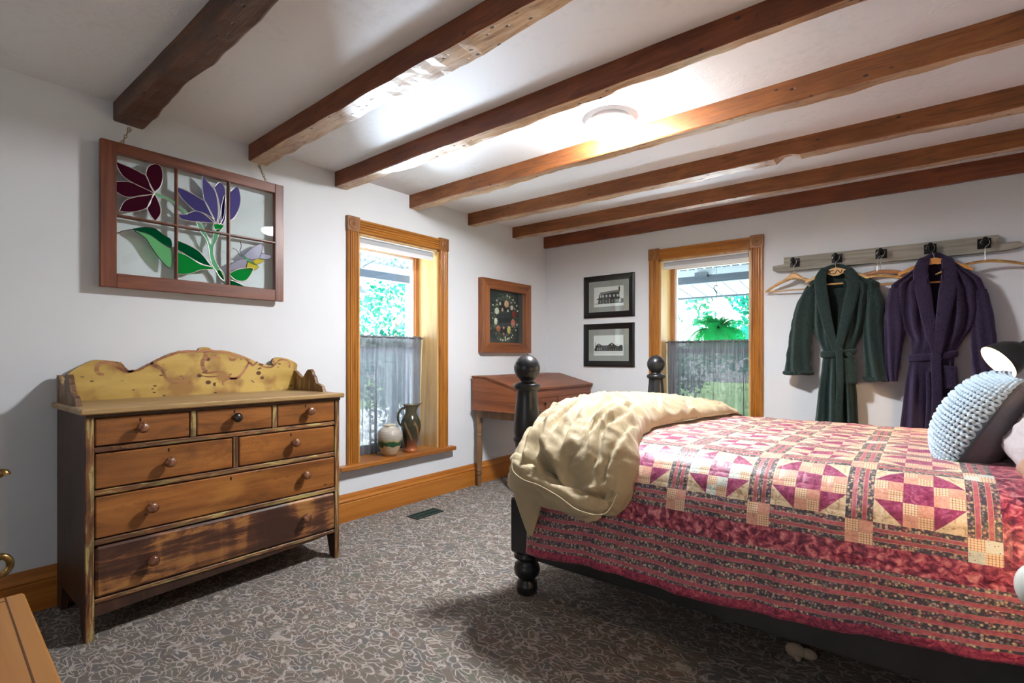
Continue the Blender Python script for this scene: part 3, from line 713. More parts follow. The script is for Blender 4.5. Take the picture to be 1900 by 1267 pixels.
st = {'maroon': stained('glass_maroon', (0.10,0.010,0.035), (0.06,0.008,0.022), 0.6), 'violet': stained('glass_violet', (0.10,0.08,0.28), (0.09,0.08,0.26), 0.55),
      'lilac': stained('glass_lilac', (0.16,0.15,0.42), (0.14,0.13,0.36), 0.5), 'green': stained('glass_green', (0.02,0.32,0.05), (0.01,0.36,0.06), 0.5), 'dkgreen': stained('glass_dark_green', (0.0,0.10,0.04), (0.0,0.10,0.035), 0.6),
      'lime': stained('glass_light_green', (0.28,0.75,0.35), (0.22,0.62,0.28), 0.5), 'stem': stained('glass_stem_green', (0.30,0.70,0.45), (0.20,0.55,0.33), 0.5),
      'yellow': stained('glass_yellow', (0.85,0.75,0.15), (0.75,0.65,0.10), 0.5), 'clear': stained('glass_hammered_clear', (0.75,0.75,0.85), (0.5,0.5,0.6), 0.4, 0.2)}
came = new_mat('lead_came', (0.55,0.52,0.50), 0.3, 0.9); came_dk = new_mat('lead_came_dark', (0.04,0.04,0.045), 0.35, 0.8)
def gp(x, y): return onX(150+x*0.29993, 220+y*0.29992, GX+0.002)
def piece(name, pts, mt, cm=came, r=0.0024, closed=True, smooth=4):
    P = [gp(*p) for p in pts]
    P = catmull(P, smooth, closed=True) if closed else catmull(P, smooth)
    poly = [(min(iy1, max(iy0, p.y)), min(iz1, max(iz0, p.z))) for p in P]
    b = MB(); b.prism(poly, (GX+0.0005,0,0), (0,1,0), (0,0,1), (0.003,0,0))
    o = b.build(name, mt, t)
    ring = [Vector((GX+0.002, a, c)) for a, c in poly]; ring.append(ring[0])
    MB().tube(ring, r, 6, cap=False).build('lead_line', cm, o)
# each outline lists anchor points in order; straight tips get doubled points
piece('petal', [(205,255),(205,262),(300,300),(370,335),(408,360),(430,420),(452,458),(455,462),(400,435),(330,402),(255,350)], st['maroon'])
piece('petal', [(452,455),(452,448),(425,400),(402,345),(415,300),(445,282),(475,282),(500,310),(506,370),(488,425)], st['maroon'])
piece('petal', [(203,395),(210,390),(300,392),(380,425),(450,462),(446,467),(380,475),(290,486),(230,460),(203,430)], st['maroon'])
piece('petal', [(450,468),(444,475),(420,540),(370,568),(300,578),(245,572),(240,565),(270,510),(330,487),(400,476)], st['maroon'])
piece('petal', [(455,470),(462,475),(490,540),(492,590),(462,632),(455,628),(425,590),(412,550),(435,500)], st['maroon'])
piece('flower_stem', [(455,462),(470,462),(520,480),(560,500),(610,540),(660,580),(645,590),(590,540),(540,505),(470,480)], st['stem'])
piece('petal', [(595,432),(600,425),(660,450),(740,495),(770,515),(795,560),(820,610),(822,620),(760,585),(700,565),(630,500),(598,450)], st['violet'])
piece('petal', [(595,590),(600,595),(650,590),(710,572),(760,590),(820,640),(815,645),(740,640),(680,635),(620,620)], st['violet'])
piece('petal', [(750,362),(755,360),(800,410),(830,450),(845,510),(850,580),(840,640),(825,630),(790,560),(762,500),(752,430)], st['lilac'])
piece('petal', [(825,425),(830,420),(860,393),(890,430),(893,500),(885,600),(862,650),(850,645),(860,580),(850,500)], st['lilac'])
piece('petal', [(920,465),(922,455),(955,425),(975,430),(988,490),(980,550),(950,610),(922,630),(918,620)], st['lilac'])
piece('petal', [(885,480),(896,490),(896,600),(880,650),(868,650),(868,560)], st['violet'])
piece('flower_stem', [(820,655),(880,655),(870,685),(840,700)], st['green'])
piece('flower_stem', [(830,690),(862,690),(840,750),(820,790),(825,860),(870,950),(885,985),(885,1010),(840,950),(805,890),(790,800),(770,740),(740,700),(715,640),(740,650),(775,710),(805,780),(815,740)], st['stem'])
piece('leaf', [(330,688),(340,680),(400,672),(460,682),(510,720),(556,750),(556,800),(500,770),(430,720)], st['dkgreen'], came_dk)
piece('leaf', [(330,690),(420,715),(500,770),(556,805),(556,922),(500,880),(440,800),(400,740)], st['lime'], came_dk)
piece('leaf', [(592,755),(600,755),(680,790),(740,830),(800,905),(808,915),(740,895),(660,850),(592,815)], st['dkgreen'])
piece('leaf', [(592,820),(660,850),(740,900),(815,920),(810,932),(740,935),(690,955),(620,962),(592,945)], st['green'])
piece('leaf', [(840,940),(870,940),(888,975),(888,1000),(860,985)], st['green'])
piece('leaf', [(920,965),(925,955),(980,930),(1060,925),(1058,950),(1020,1000),(960,1000)], st['green'])
piece('leaf', [(920,1000),(930,1000),(980,1020),(1040,1055),(1030,1058),(920,1035)], st['dkgreen'])
piece('butterfly_wing', [(1012,850),(1015,835),(1060,800),(1118,775),(1118,830),(1100,865),(1050,870)], st['clear'], came_dk, 0.0018)
piece('butterfly_wing', [(1120,830),(1130,835),(1175,850),(1160,868),(1110,872),(1105,862)], st['clear'], came_dk, 0.0018)
piece('butterfly_wing', [(922,915),(925,905),(970,875),(1015,870),(1028,885),(1010,930),(960,935),(925,940)], st['clear'], came_dk, 0.0018)
piece('butterfly_wing', [(1065,880),(1100,866),(1132,870),(1120,890),(1085,900)], st['yellow'], came_dk, 0.0018)
piece('butterfly_wing', [(1030,895),(1045,885),(1090,905),(1095,925),(1060,940),(1025,930),(1028,905)], st['yellow'], came_dk, 0.0018)
piece('butterfly_body', [(1005,850),(1010,845),(1050,880),(1085,905),(1080,908),(1040,890)], st['stem'], came_dk, 0.0015)
for pts, cm in (([(205,720),(260,695),(335,683),(400,672)], came_dk), ([(985,755),(992,790),(985,820),(1000,850)], came_dk), ([(940,800),(965,815),(980,840),(1000,855)], came_dk)):
    MB().tube(catmull([gp(*p) for p in pts], 5), 0.0018, 6).build('lead_line', cm, t)
# chains
chain_m = new_mat('brass_chain', (0.30,0.24,0.13), 0.3, 1.0)
def chain(p, q, label):
    p, q = Vector(p), Vector(q); d = q-p; n = max(4, int(d.length/0.0155)); tt = thing('hanging_chain', label, 'chain', p, 'chains holding the stained glass sash')
    dn_ = d.normalized()
    for i in range(n):
        c = p + d*((i+0.5)/n); side = Vector((1,0,0)) if i % 2 else dn_.cross(Vector((1,0,0))).normalized()
        ring = [c + dn_*math.cos(a)*0.0105 + side*math.sin(a)*0.0055 for a in [2*PI*k/12 for k in range(13)]]
        MB().tube(ring, 0.0022, 5, cap=False).build('link', chain_m, tt)
    for c, nm in ((p, 'screw_eye'), (q, 'ceiling_hook')):
        ring = [c + Vector((0, math.cos(a)*0.009, math.sin(a)*0.009)) for a in [2*PI*k/12 for k in range(13)]]
        MB().tube(ring, 0.0018, 5, cap=False).build(nm, chain_m, tt)
chain(onX(226, 266, GX), onX(240, 240, GX+0.02), 'short brass chain at the left top corner of the stained glass sash')
chain(onX(494, 338, GX), onX(481, 308, GX+0.02), 'short brass chain at the right top corner of the stained glass sash')

# ------------------------------------------------------------------ shadow box with a flower wreath
py0, py1, pz0, pz1 = -1.118, -0.352, 1.232, 1.940
sb_m = wood('shadow_box_frame', (0.09,0.026,0.009), (0.25,0.080,0.022), (0.34,0.13,0.04), 'y', 16, 0.36, 0.5, 0.08, 0.5)
sb_z = wood('shadow_box_frame_z', (0.09,0.026,0.009), (0.25,0.080,0.022), (0.34,0.13,0.04), 'z', 16, 0.36, 0.5, 0.08, 0.5)
t = thing('wreath_shadow_box', 'wooden shadow box with a wreath of flowers on black in the corner', 'picture', (0.03, (py0+py1)/2, pz0))
fw = 0.098; XF = 0.062
def mitre(b, y0, y1, z0, z1, w_, xb, xo, xi, which):
    o = {'l': [(y0,z0),(y0,z1),(y0+w_,z1-w_),(y0+w_,z0+w_)], 'r': [(y1,z1),(y1,z0),(y1-w_,z0+w_),(y1-w_,z1-w_)],
         't': [(y0,z1),(y1,z1),(y1-w_,z1-w_),(y0+w_,z1-w_)], 'b': [(y1,z0),(y0,z0),(y0+w_,z0+w_),(y1-w_,z0+w_)]}[which]
    vs = [(xb, *p) for p in o] + [(xo, *o[0]), (xo, *o[1]), (xi, *o[2]), (xi, *o[3])]
    b.add(vs, [(0,1,2,3),(4,7,6,5),(0,4,5,1),(1,5,6,2),(2,6,7,3),(3,7,4,0)])
for k, mm in (('l', sb_z), ('r', sb_z), ('t', sb_m), ('b', sb_m)):
    b = MB(); mitre(b, py0, py1, pz0, pz1, fw, 0.0, XF-0.008, XF, k); b.build('frame_side', mm, t)
MB().box((0.001, py0+0.05, pz0+0.05), (0.012, py1-0.05, pz1-0.05)).build('backing_board', wood('slate_backing', (0.012,0.016,0.018),(0.024,0.030,0.032),(0.035,0.042,0.044),'z',12,0.6), t)
MB().box((0.048, py0+fw-0.01, pz0+fw-0.01), (0.050, py1-fw+0.01, pz1-fw+0.01)).build('glass', glass_m, t)
fcol = {'sage': (0.10,0.13,0.06), 'peach': (0.62,0.33,0.20), 'cream': (0.62,0.56,0.40), 'white': (0.62,0.62,0.50), 'red': (0.22,0.015,0.012), 'pink': (0.50,0.14,0.10), 'rust': (0.40,0.12,0.05), 'yellow': (0.55,0.43,0.14), 'mauve': (0.45,0.36,0.38), 'green': (0.10,0.12,0.04)}
fm = {k: new_mat('petal_'+k, v, 0.7) for k, v in fcol.items()}
def wp(x, y): return onX(890+x*0.13415, 500+y*0.13418, 0.018)
def blossom(c, r, mk, seed, parent, petals=7, z_=1.0):
    b = MB(); rng = random.Random(seed)
    for ring, (rr, n_, lift) in enumerate(((0.62, petals, 0.0), (0.32, max(4,petals-2), 0.35))):
        for k in range(n_):
            a = 2*PI*k/n_ + ring*0.5 + rng.random()*0.2
            cc_ = c + Vector((0.3*r*(lift+0.25), math.cos(a)*rr*r, math.sin(a)*rr*r*z_))
            b.ball(cc_, r*0.46, 0, 7, (0.55, 1, z_))
    b.ball(c+Vector((0.35*r,0,0)), r*0.3, 0, 7)
    return b.build('flower', fm[mk], parent)
wr = [(368,478,40,'peach'),(236,572,36,'white'),(443,530,26,'cream'),(475,620,38,'red'),(458,742,34,'pink'),(402,835,33,'yellow'),(256,815,36,'rust'),(222,715,28,'white'),(313,556,20,'peach'),(282,470,18,'cream'),(332,808,17,'pink'),(390,572,14,'white'),
      (237,428,14,'mauve'),(382,366,13,'cream'),(411,384,13,'cream'),(462,422,13,'cream'),(487,460,13,'mauve'),(512,502,13,'cream'),(523,576,12,'cream'),(432,458,12,'mauve'),(485,545,12,'mauve'),(330,890,16,'pink'),(354,940,13,'cream'),(290,968,12,'cream'),(320,975,12,'cream'),(357,972,12,'white'),(385,958,13,'cream'),(405,950,10,'cream'),(440,938,10,'cream'),(183,488,11,'cream'),(240,485,10,'cream'),(515,765,11,'white'),(500,840,10,'cream'),(155,815,10,'pink'),(455,910,9,'cream'),(180,672,8,'cream'),(300,385,9,'green'),(335,375,9,'green')]
for i, (x, y, r, k) in enumerate(wr):
    blossom(wp(x, y), r*0.00078*1.12, k, i, t, 7 if r > 20 else 5, 1.35 if (x,y) in ((458,742),(402,835),(222,715)) else 1.0)
b = MB(); rng = random.Random(5)
for k in range(620):
    a = rng.random()*2*PI; rr = rng.gauss(1.0, 0.13)
    c = wp(345+150*math.cos(a)*rr, 665+290*math.sin(a)*rr); c.x = 0.0135+rng.random()*0.006
    an = rng.random()*PI; l_ = 0.006+rng.random()*0.007; wd = l_*0.3
    d = Vector((0, math.cos(an), math.sin(an)))*l_; e = Vector((0, -math.sin(an), math.cos(an)))*wd
    b.add([c-d, c+e+Vector((0.002,0,0)), c+d, c-e+Vector((0.002,0,0))], [(0,1,2,3)], rng.randrange(2))
b.build('wreath_leaves', [fm['green'], new_mat('leaf_grey', (0.20,0.22,0.15), 0.7)], t, kind='stuff')

# ------------------------------------------------------------------ the two framed photographs
blk = new_mat('black_frame', (0.006,0.006,0.007), 0.28, 0, 0.5)
def framed(x0_, x1_, z0_, z1_, label, kind_):
    t = thing('framed_photograph', label, 'picture', ((x0_+x1_)/2, -0.012, z0_), 'black framed photographs')
    w_ = 0.058
    for k in 'lrtb':
        b = MB()
        y0, y1, z0, z1 = x0_, x1_, z0_, z1_
        o = {'l': [(y0,z0),(y0,z1),(y0+w_,z1-w_),(y0+w_,z0+w_)], 'r': [(y1,z1),(y1,z0),(y1-w_,z0+w_),(y1-w_,z1-w_)],
             't': [(y0,z1),(y1,z1),(y1-w_,z1-w_),(y0+w_,z1-w_)], 'b': [(y1,z0),(y0,z0),(y0+w_,z0+w_),(y1-w_,z0+w_)]}[k]
        c = Vector((sum(p[0] for p in o)/4, sum(p[1] for p in o)/4))
        vs = [(p[0], 0.0, p[1]) for p in o] + [(o[0][0], -0.018, o[0][1]), (o[1][0], -0.018, o[1][1]), (o[2][0], -0.014, o[2][1]), (o[3][0], -0.014, o[3][1])]
        mid = [((o[0][0]*0.75+o[3][0]*0.25), -0.026, (o[0][1]*0.75+o[3][1]*0.25)), ((o[1][0]*0.75+o[2][0]*0.25), -0.026, (o[1][1]*0.75+o[2][1]*0.25)),
               ((o[1][0]*0.3+o[2][0]*0.7), -0.018, (o[1][1]*0.3+o[2][1]*0.7)), ((o[0][0]*0.3+o[3][0]*0.7), -0.018, (o[0][1]*0.3+o[3][1]*0.7))]
        vs += mid
        b.add(vs, [(0,3,2,1),(0,1,5,4),(4,5,9,8),(8,9,10,11),(11,10,6,7),(7,6,2,3),(0,4,8,11,7,3),(1,2,6,10,9,5)])
        b.build('frame_side', blk, t)
    ix0, ix1, iz0_, iz1_ = x0_+w_, x1_-w_, z0_+w_, z1_-w_
    m_ = new_mat('grey_mat', (0.30,0.295,0.28), 0.8)
    px0, px1 = lerp(ix0,ix1,0.13), lerp(ix0,ix1,0.87); pz0_, pz1_ = lerp(iz0_,iz1_,0.17), lerp(iz0_,iz1_,0.81)
    b = MB()
    for p, q in (((ix0-0.004,iz0_-0.004),(px0,iz1_+0.004)), ((px1,iz0_-0.004),(ix1+0.004,iz1_+0.004)), ((px0,pz1_),(px1,iz1_+0.004)), ((px0,iz0_-0.004),(px1,pz0_))):
        b.box((p[0],-0.008,p[1]),(q[0],-0.010,q[1]))
    b.build('picture_mat', m_, t)
    pr = MB().box((px0-0.002,-0.006,pz0_-0.002),(px1+0.002,-0.007,pz1_+0.002)).build('print', new_mat('print_paper', (0.68,0.68,0.66), 0.6), t)
    W_, H_ = px1-px0, pz1_-pz0_
    inks = [new_mat('ink_'+s, (v,v,v*0.98), 0.6) for s, v in (('black',0.022),('dark',0.06),('mid',0.16),('light',0.5))]
    def P(poly, ink, d):
        b = MB(); b.prism([(px0+a*W_, pz0_+c*H_) for a, c in poly], (0,-0.0072-d*0.0001,0), (1,0,0), (0,0,1), (0,-0.0001,0)); return b, ink
    shapes = []
    R_ = lambda a, c, e, g: [(a,c),(e,c),(e,g),(a,g)]
    if kind_ == 0:
        shapes += [([(0.02,0.145),(0.99,0.145),(0.99,0.20),(0.4,0.19),(0.02,0.17)],1), ([(0.14,0.17),(0.84,0.17),(0.86,0.72),(0.26,0.64),(0.17,0.6)],0), ([(0.07,0.37),(0.9,0.36),(0.86,0.45),(0.14,0.43)],0),
                   ([(0.17,0.62),(0.22,0.73),(0.82,0.80),(0.87,0.82),(0.88,0.70),(0.2,0.64)],2), (R_(0.83,0.75,0.875,0.97),0), ([(0.9,0.14),(0.99,0.14),(0.99,0.36),(0.9,0.36)],2)]
        for a in (0.20,0.28,0.40,0.52,0.65,0.77): shapes.append((R_(a,0.47,a+0.055,0.59),3))
        for a in (0.11,0.31,0.52,0.70,0.85): shapes.append((R_(a,0.17,a+0.014,0.38),3))
        for a in (0.2,0.4,0.6,0.76): shapes.append((R_(a,0.20,a+0.05,0.33),2))
    else:
        shapes += [(R_(0.02,0.22,0.96,0.36),0), ([(0.04,0.22),(0.30,0.22),(0.30,0.48),(0.17,0.60),(0.05,0.48)],0), (R_(0.29,0.22,0.50,0.50),1), ([(0.47,0.22),(0.76,0.22),(0.76,0.48),(0.61,0.64),(0.47,0.50)],0), (R_(0.74,0.22,0.88,0.46),1), ([(0.86,0.22),(0.97,0.22),(0.97,0.47),(0.92,0.53),(0.86,0.48)],0),
                   (R_(0.05,0.5,0.065,0.66),1), (R_(0.78,0.46,0.79,0.58),2), (R_(0.02,0.12,0.99,0.135),2)]
        for a in (0.12,0.17,0.24): shapes.append((R_(a,0.26,a+0.022,0.38),3))
        for a in (0.16,0.24,0.34,0.42,0.50,0.56,0.62,0.70,0.80,0.91): shapes.append((R_(a,0.40,a+0.02,0.46),2))
        for a in (0.52,0.58,0.66,0.72,0.90): shapes.append((R_(a,0.25,a+0.025,0.34),2))
        shapes.append((R_(0.60,0.50,0.635,0.58),3)); shapes.append((R_(0.16,0.49,0.19,0.55),3))
    allb = MB()
    for d, (poly, ink) in enumerate(shapes):
        allb.prism([(px0+a*W_, pz0_+c*H_) for a, c in poly], (0,-0.0070-d*0.00003,0), (1,0,0), (0,0,1), (0,-0.00002,0), ink)
    allb.build('printed_image', inks, pr)
    MB().box((ix0-0.003,-0.0125,iz0_-0.003),(ix1+0.003,-0.0135,iz1_+0.003)).build('glass', glass_m, t)
framed(0.492, 1.062, 1.592, 2.023, 'upper of two black framed photographs, showing a mansard roofed house', 0)
framed(0.490, 1.060, 1.091, 1.530, 'lower of two black framed photographs, showing a row of gabled buildings', 1)

# ------------------------------------------------------------------ slant top desk in the corner
dk_m = wood('desk_redbrown', (0.10,0.030,0.012), (0.22,0.068,0.026), (0.30,0.105,0.042), 'y', 12, 0.42, 0.45, 0.08, 0.5)
dk_x = wood('desk_redbrown_x', (0.11,0.032,0.012), (0.23,0.072,0.026), (0.31,0.110,0.042), 'x', 12, 0.42, 0.45, 0.08, 0.5)
dk_leg = wood('desk_leg_brown', (0.10,0.050,0.022), (0.21,0.115,0.055), (0.30,0.18,0.09), 'z', 14, 0.4, 0.45, 0.08, 0.5)
dy0, dy1, dx0, dx1 = -1.235, -0.035, 0.035, 0.585
t = thing('slant_top_desk', 'small red-brown slant top desk on turned legs in the room corner', 'desk', (0.31, (dy0+dy1)/2, 0))
zb_, zk, zf = 0.715, 1.005, 0.905
for y in (dy0, dy1-0.02):
    b = MB(); b.prism([(dx0,zb_),(dx1,zb_-0.0),(dx1,zf),(dx0+0.16,zk),(dx0,zk)], (0,y,0), (1,0,0), (0,0,1), (0,0.02,0)); b.build('side_panel', dk_x, t)
MB().box((dx0, dy0+0.02, zb_), (dx0+0.014, dy1-0.02, zk)).build('back_panel', dk_m, t)
MB().box((dx0, dy0-0.012, zb_-0.014), (dx1+0.012, dy1+0.012, zb_), bev=0.004).build('bottom_board', dk_m, t)
MB().box((dx1-0.016, dy0+0.02, 0.822), (dx1, dy1-0.02, zf-0.002)).build('front_board', dk_m, t)
MB().box((dx0-0.003, dy0-0.01, zk), (dx0+0.162, dy1+0.01, zk+0.013), bev=0.003).build('top_board', dk_m, t)
b = MB(); b.prism([(dx0+0.163,zk+0.001),(dx1+0.02,zf-0.004),(dx1+0.02,zf+0.011),(dx0+0.163,zk+0.013)], (0,dy0-0.01,0), (1,0,0), (0,0,1), (0,dy1-dy0+0.02,0)); lid = b.build('slant_lid', dk_m, t)
for y in (-1.0, -0.28): MB().box((dx0+0.145,y-0.022,zk+0.0125),(dx0+0.185,y+0.022,zk+0.0145)).build('hinge', knob_dark, t)
for a, c in ((dy0+0.022, -0.66), (-0.645, dy1-0.022)):
    o = MB().box((dx1-0.3, a, zb_+0.003), (dx1+0.002, c, 0.819), bev=0.002).build('drawer', dk_m, t)
    MB().lathe([(0.006,0),(0.006,0.012),(0.013,0.018),(0.012,0.026),(0.0001,0.030)], (dx1+0.001, (a+c)/2+0.06, 0.768), 14, 0, (1,0,0)).build('knob', knob_dark, o)
ay0, ay1, ax0, ax1 = dy0+0.03, dy1-0.03, dx0+0.02, dx1-0.03
for p, q in (((ax0,ay0,0.635),(ax1,ay0+0.02,0.70)), ((ax0,ay1-0.02,0.635),(ax1,ay1,0.70)), ((ax1-0.02,ay0,0.635),(ax1,ay1,0.70)), ((ax0,ay0,0.635),(ax0+0.02,ay1,0.70))):
    MB().box(p, q).build('apron', dk_leg, t)
for lx in (ax0+0.02, ax1-0.02):
    for ly in (ay0+0.02, ay1-0.02):
        b = MB(); b.box((lx-0.024,ly-0.024,0.585),(lx+0.024,ly+0.024,0.701),bev=0.003)
        b.lathe([(0.020,0.586),(0.026,0.578),(0.018,0.568),(0.026,0.545),(0.029,0.52),(0.026,0.495),(0.020,0.485),(0.028,0.478),(0.028,0.468),(0.021,0.462),(0.023,0.44),(0.030,0.37),(0.031,0.30),(0.026,0.22),(0.020,0.16),(0.026,0.152),(0.026,0.142),(0.019,0.136),(0.027,0.124),(0.027,0.110),(0.019,0.104),(0.022,0.085),(0.021,0.04),(0.015,0.0)], (lx,ly,0), 18)
        b.build('leg', dk_leg, t)

# ------------------------------------------------------------------ pottery on the left sill
SZ = W1[2]+0.025
c1 = Vector((-0.040, -2.112, SZ)); 
jar_m = new_mat('stoneware_jar', (0.5,0.45,0.36), 0.3)
m = jar_m; s3 = sepxyz(m, coord(m)); wob = tnoise(m, coord(m, (1,1,1)), 22, 3)
hz = mathn(m, 'ADD', s3[2], mathn(m, 'MULTIPLY', wob, 0.05))
hr = ramp(m, mathn(m, 'MULTIPLY', hz, 3.6), [(0.0,(0.42,0.30,0.17)),(0.37,(0.50,0.39,0.25)),(0.39,(0.010,0.07,0.025)),(0.50,(0.02,0.09,0.035)),(0.53,(0.36,0.27,0.13)),(0.60,(0.36,0.32,0.27)),(0.85,(0.42,0.38,0.33)),(0.95,(0.62,0.57,0.46))])
base(m, hr); wv = N(m,'ShaderNodeTexWave'); wv.bands_direction='Z'; wv.inputs['Scale'].default_value=28; L(m, coord(m), wv.inputs['Vector']); bump(m, wv.outputs[1], 0.25, 0.003)
b = MB(); b.lathe([(0.0001,0),(0.052,0.0),(0.062,0.02),(0.083,0.07),(0.096,0.12),(0.1,0.155),(0.094,0.185),(0.075,0.212),(0.052,0.224),(0.043,0.228),(0.042,0.234),(0.051,0.242),(0.050,0.247),(0.040,0.243),(0.034,0.230),(0.045,0.215),(0.08,0.17),(0.08,0.1),(0.045,0.02),(0.0001,0.015)], c1, 40)
o = b.build('stoneware_jar', jar_m, label='squat round stoneware jar with a green glaze band on the window sill', cat='jar')
c2 = Vector((-0.035, -1.902, SZ)); pit_m = new_mat('glazed_pitcher', (0.08,0.06,0.03), 0.12)
m = pit_m; s3 = sepxyz(m, coord(m)); ang = mathn(m, 'ARCTAN2', s3[1], s3[0])
h_ = mathn(m, 'MULTIPLY', s3[2], 2.6)
cA = ramp(m, h_, [(0.0,(0.36,0.10,0.03)),(0.06,(0.30,0.085,0.03)),(0.20,(0.15,0.05,0.02)),(0.32,(0.045,0.035,0.018)),(0.7,(0.035,0.035,0.022)),(1.0,(0.10,0.09,0.05))])
pet = mathn(m, 'ABSOLUTE', mathn(m, 'SINE', mathn(m, 'ADD', mathn(m, 'MULTIPLY', ang, 3.0), mathn(m, 'MULTIPLY', s3[2], 16.0))))
lf = mathn(m, 'MULTIPLY', ramp(m, pet, [(0.0,(1,1,1)),(0.30,(1,1,1)),(0.36,(0,0,0))]), ramp(m, h_, [(0.24,(0,0,0)),(0.30,(1,1,1)),(0.62,(1,1,1)),(0.68,(0,0,0))]))
base(m, mixc(m, mathn(m,'MULTIPLY',lf,0.8), cA, (0.24,0.14,0.055)))
b = MB(); n_ = 44
prof = [(0.052,0.0),(0.056,0.006),(0.055,0.022),(0.046,0.028),(0.052,0.06),(0.068,0.12),(0.080,0.18),(0.084,0.215),(0.078,0.255),(0.060,0.29),(0.047,0.315),(0.045,0.34),(0.052,0.368),(0.062,0.385),(0.066,0.390),(0.060,0.388),(0.045,0.36),(0.040,0.33),(0.05,0.29),(0.07,0.23),(0.06,0.14),(0.0001,0.02)]
i0 = len(b.v); b.lathe(prof, c2, n_)
sp = Vector((0.55, 0.83, 0))   # spout direction
b.v = [(p[0]+sp.x*k, p[1]+sp.y*k, p[2]+k*0.35) if (k := max(0, (p[2]-c2.z-0.33)/0.06)**2*max(0, (Vector((p[0],p[1],0))-Vector((c2.x,c2.y,0))).normalized().dot(sp))**6*0.035) > 0 else p for p in b.v]
b.add([c2+Vector((0.052*math.cos(2*PI*k/24),0.052*math.sin(2*PI*k/24),0)) for k in range(24)], [tuple(range(24))[::-1]])
t = thing('pottery_pitcher', 'tall dark glazed pottery pitcher with leaf pattern on the window sill', 'pitcher', c2)
b.build('body', pit_m, t)
hd = -sp
hp = [c2+hd*0.044+Vector((0,0,0.355)), c2+hd*0.065+Vector((0,0,0.362)), c2+hd*0.092+Vector((0,0,0.335)), c2+hd*0.103+Vector((0,0,0.29)), c2+hd*0.098+Vector((0,0,0.245)), c2+hd*0.080+Vector((0,0,0.212))]
MB().tube(catmull(hp,5), 0.009, 10, flat=0.006).build('handle', pit_m, t)
# ------------------------------------------------------------------ bed
bk = new_mat('black_paint', (0.010,0.011,0.013), 0.33, 0, 0.5)
base(bk, ramp(bk, tnoise(bk, coord(bk), 9, 4), [(0.35,(0.007,0.008,0.010)),(0.75,(0.020,0.021,0.023))])); bump(bk, tnoise(bk, coord(bk,(1,1,0.2)), 40, 3), 0.12, 0.003)
bedroot = thing('bed', 'black cannonball post bed with a footboard', 'bed', (2.75, -1.8, 0))
BY0, BY1, BXF, BXH = -2.609, -1.0, 1.702, 4.02
prof = [(0.035,0.0),(0.050,0.008),(0.055,0.035),(0.050,0.062),(0.036,0.072),(0.040,0.080),(0.061,0.100),(0.067,0.125),(0.061,0.152),(0.042,0.168),(0.048,0.176),(0.066,0.186),(0.066,0.198),(0.058,0.205),(0.058,0.212)]
prof2 = [(0.058,0.486),(0.062,0.495),(0.050,0.51),(0.045,0.53),(0.050,0.62),(0.056,0.72),(0.062,0.765),(0.068,0.772),(0.069,0.785),(0.062,0.795),(0.064,0.80),(0.0665,0.82),(0.066,0.86),(0.061,0.92),(0.055,0.98),(0.052,1.022),(0.054,1.030),(0.064,1.034),(0.069,1.045),(0.066,1.058),(0.050,1.064),(0.034,1.070),(0.036,1.078)]
R0 = 0.0665; zc0 = 1.138
prof2 += [(R0*math.cos(a), zc0+R0*math.sin(a)*1.02) for a in [math.radians(d) for d in (-52,-40,-25,-10,5,20,35,50,65,78)]] + [(0.0001, zc0+R0*1.02)]
def post(x, y):
    b = MB(); b.lathe(prof, (x,y,0), 36)
    b.box((x-0.062,y-0.062,0.212),(x+0.062,y+0.062,0.487), bev=0.010)
    b.lathe(prof2, (x,y,0), 40)
    o = b.build('post', bk, bedroot)
    MB().lathe([(0.003,0),(0.003,0.008),(0.0001,0.009)], (x+0.004,y,1.203), 8).build('finial_pin', knob_dark, o)
for y in (BY0, BY1):
    post(BXF, y); post(BXH, y)
for y in (BY0, BY1):
    MB().box((BXF+0.05, y-0.018, 0.183), (BXH-0.05, y+0.018, 0.40), bev=0.004).build('side_rail', bk, bedroot)
# footboard: shaped panel with a rolled top
pts = [(BY0+0.05,0.24),(BY1-0.05,0.24),(BY1-0.05,0.72)]
for k in range(13):
    q = k/12; y = lerp(BY1-0.05, BY0+0.05, q); pts.append((y, 0.72+0.145*math.sin(PI*min(1,max(0,(q*1.0))))**0.7))
b = MB(); b.prism([pts[0],pts[1]]+pts[2:], (BXF-0.014,0,0), (0,1,0), (0,0,1), (0.028,0,0)); b.build('footboard_panel', bk, bedroot)
tp = [(BXF, y, z+0.012) for y, z in pts[3:]]
MB().tube(tp, 0.022, 12).build('footboard_rail', bk, bedroot)
b = MB(); b.prism([(BY0+0.05,0.24),(BY1-0.05,0.24),(BY1-0.05,1.0),((BY0+BY1)/2,1.12),(BY0+0.05,1.0)], (BXH-0.014,0,0), (0,1,0), (0,0,1), (0.028,0,0)); b.build('headboard_panel', bk, bedroot)
mt = new_mat('mattress_ticking', (0.6,0.58,0.55), 0.8)
MB().box((BXF+0.05,BY0-0.03,0.42),(BXH-0.06,BY1+0.0,0.735), bev=0.04).build('mattress', mt, None, 'pale mattress hidden under the patchwork quilt', None, 'mattress')
MB().box((BXF+0.055,BY0+0.02,0.20),(BXH-0.06,BY1-0.02,0.42)).build('box_spring', mt, bedroot)

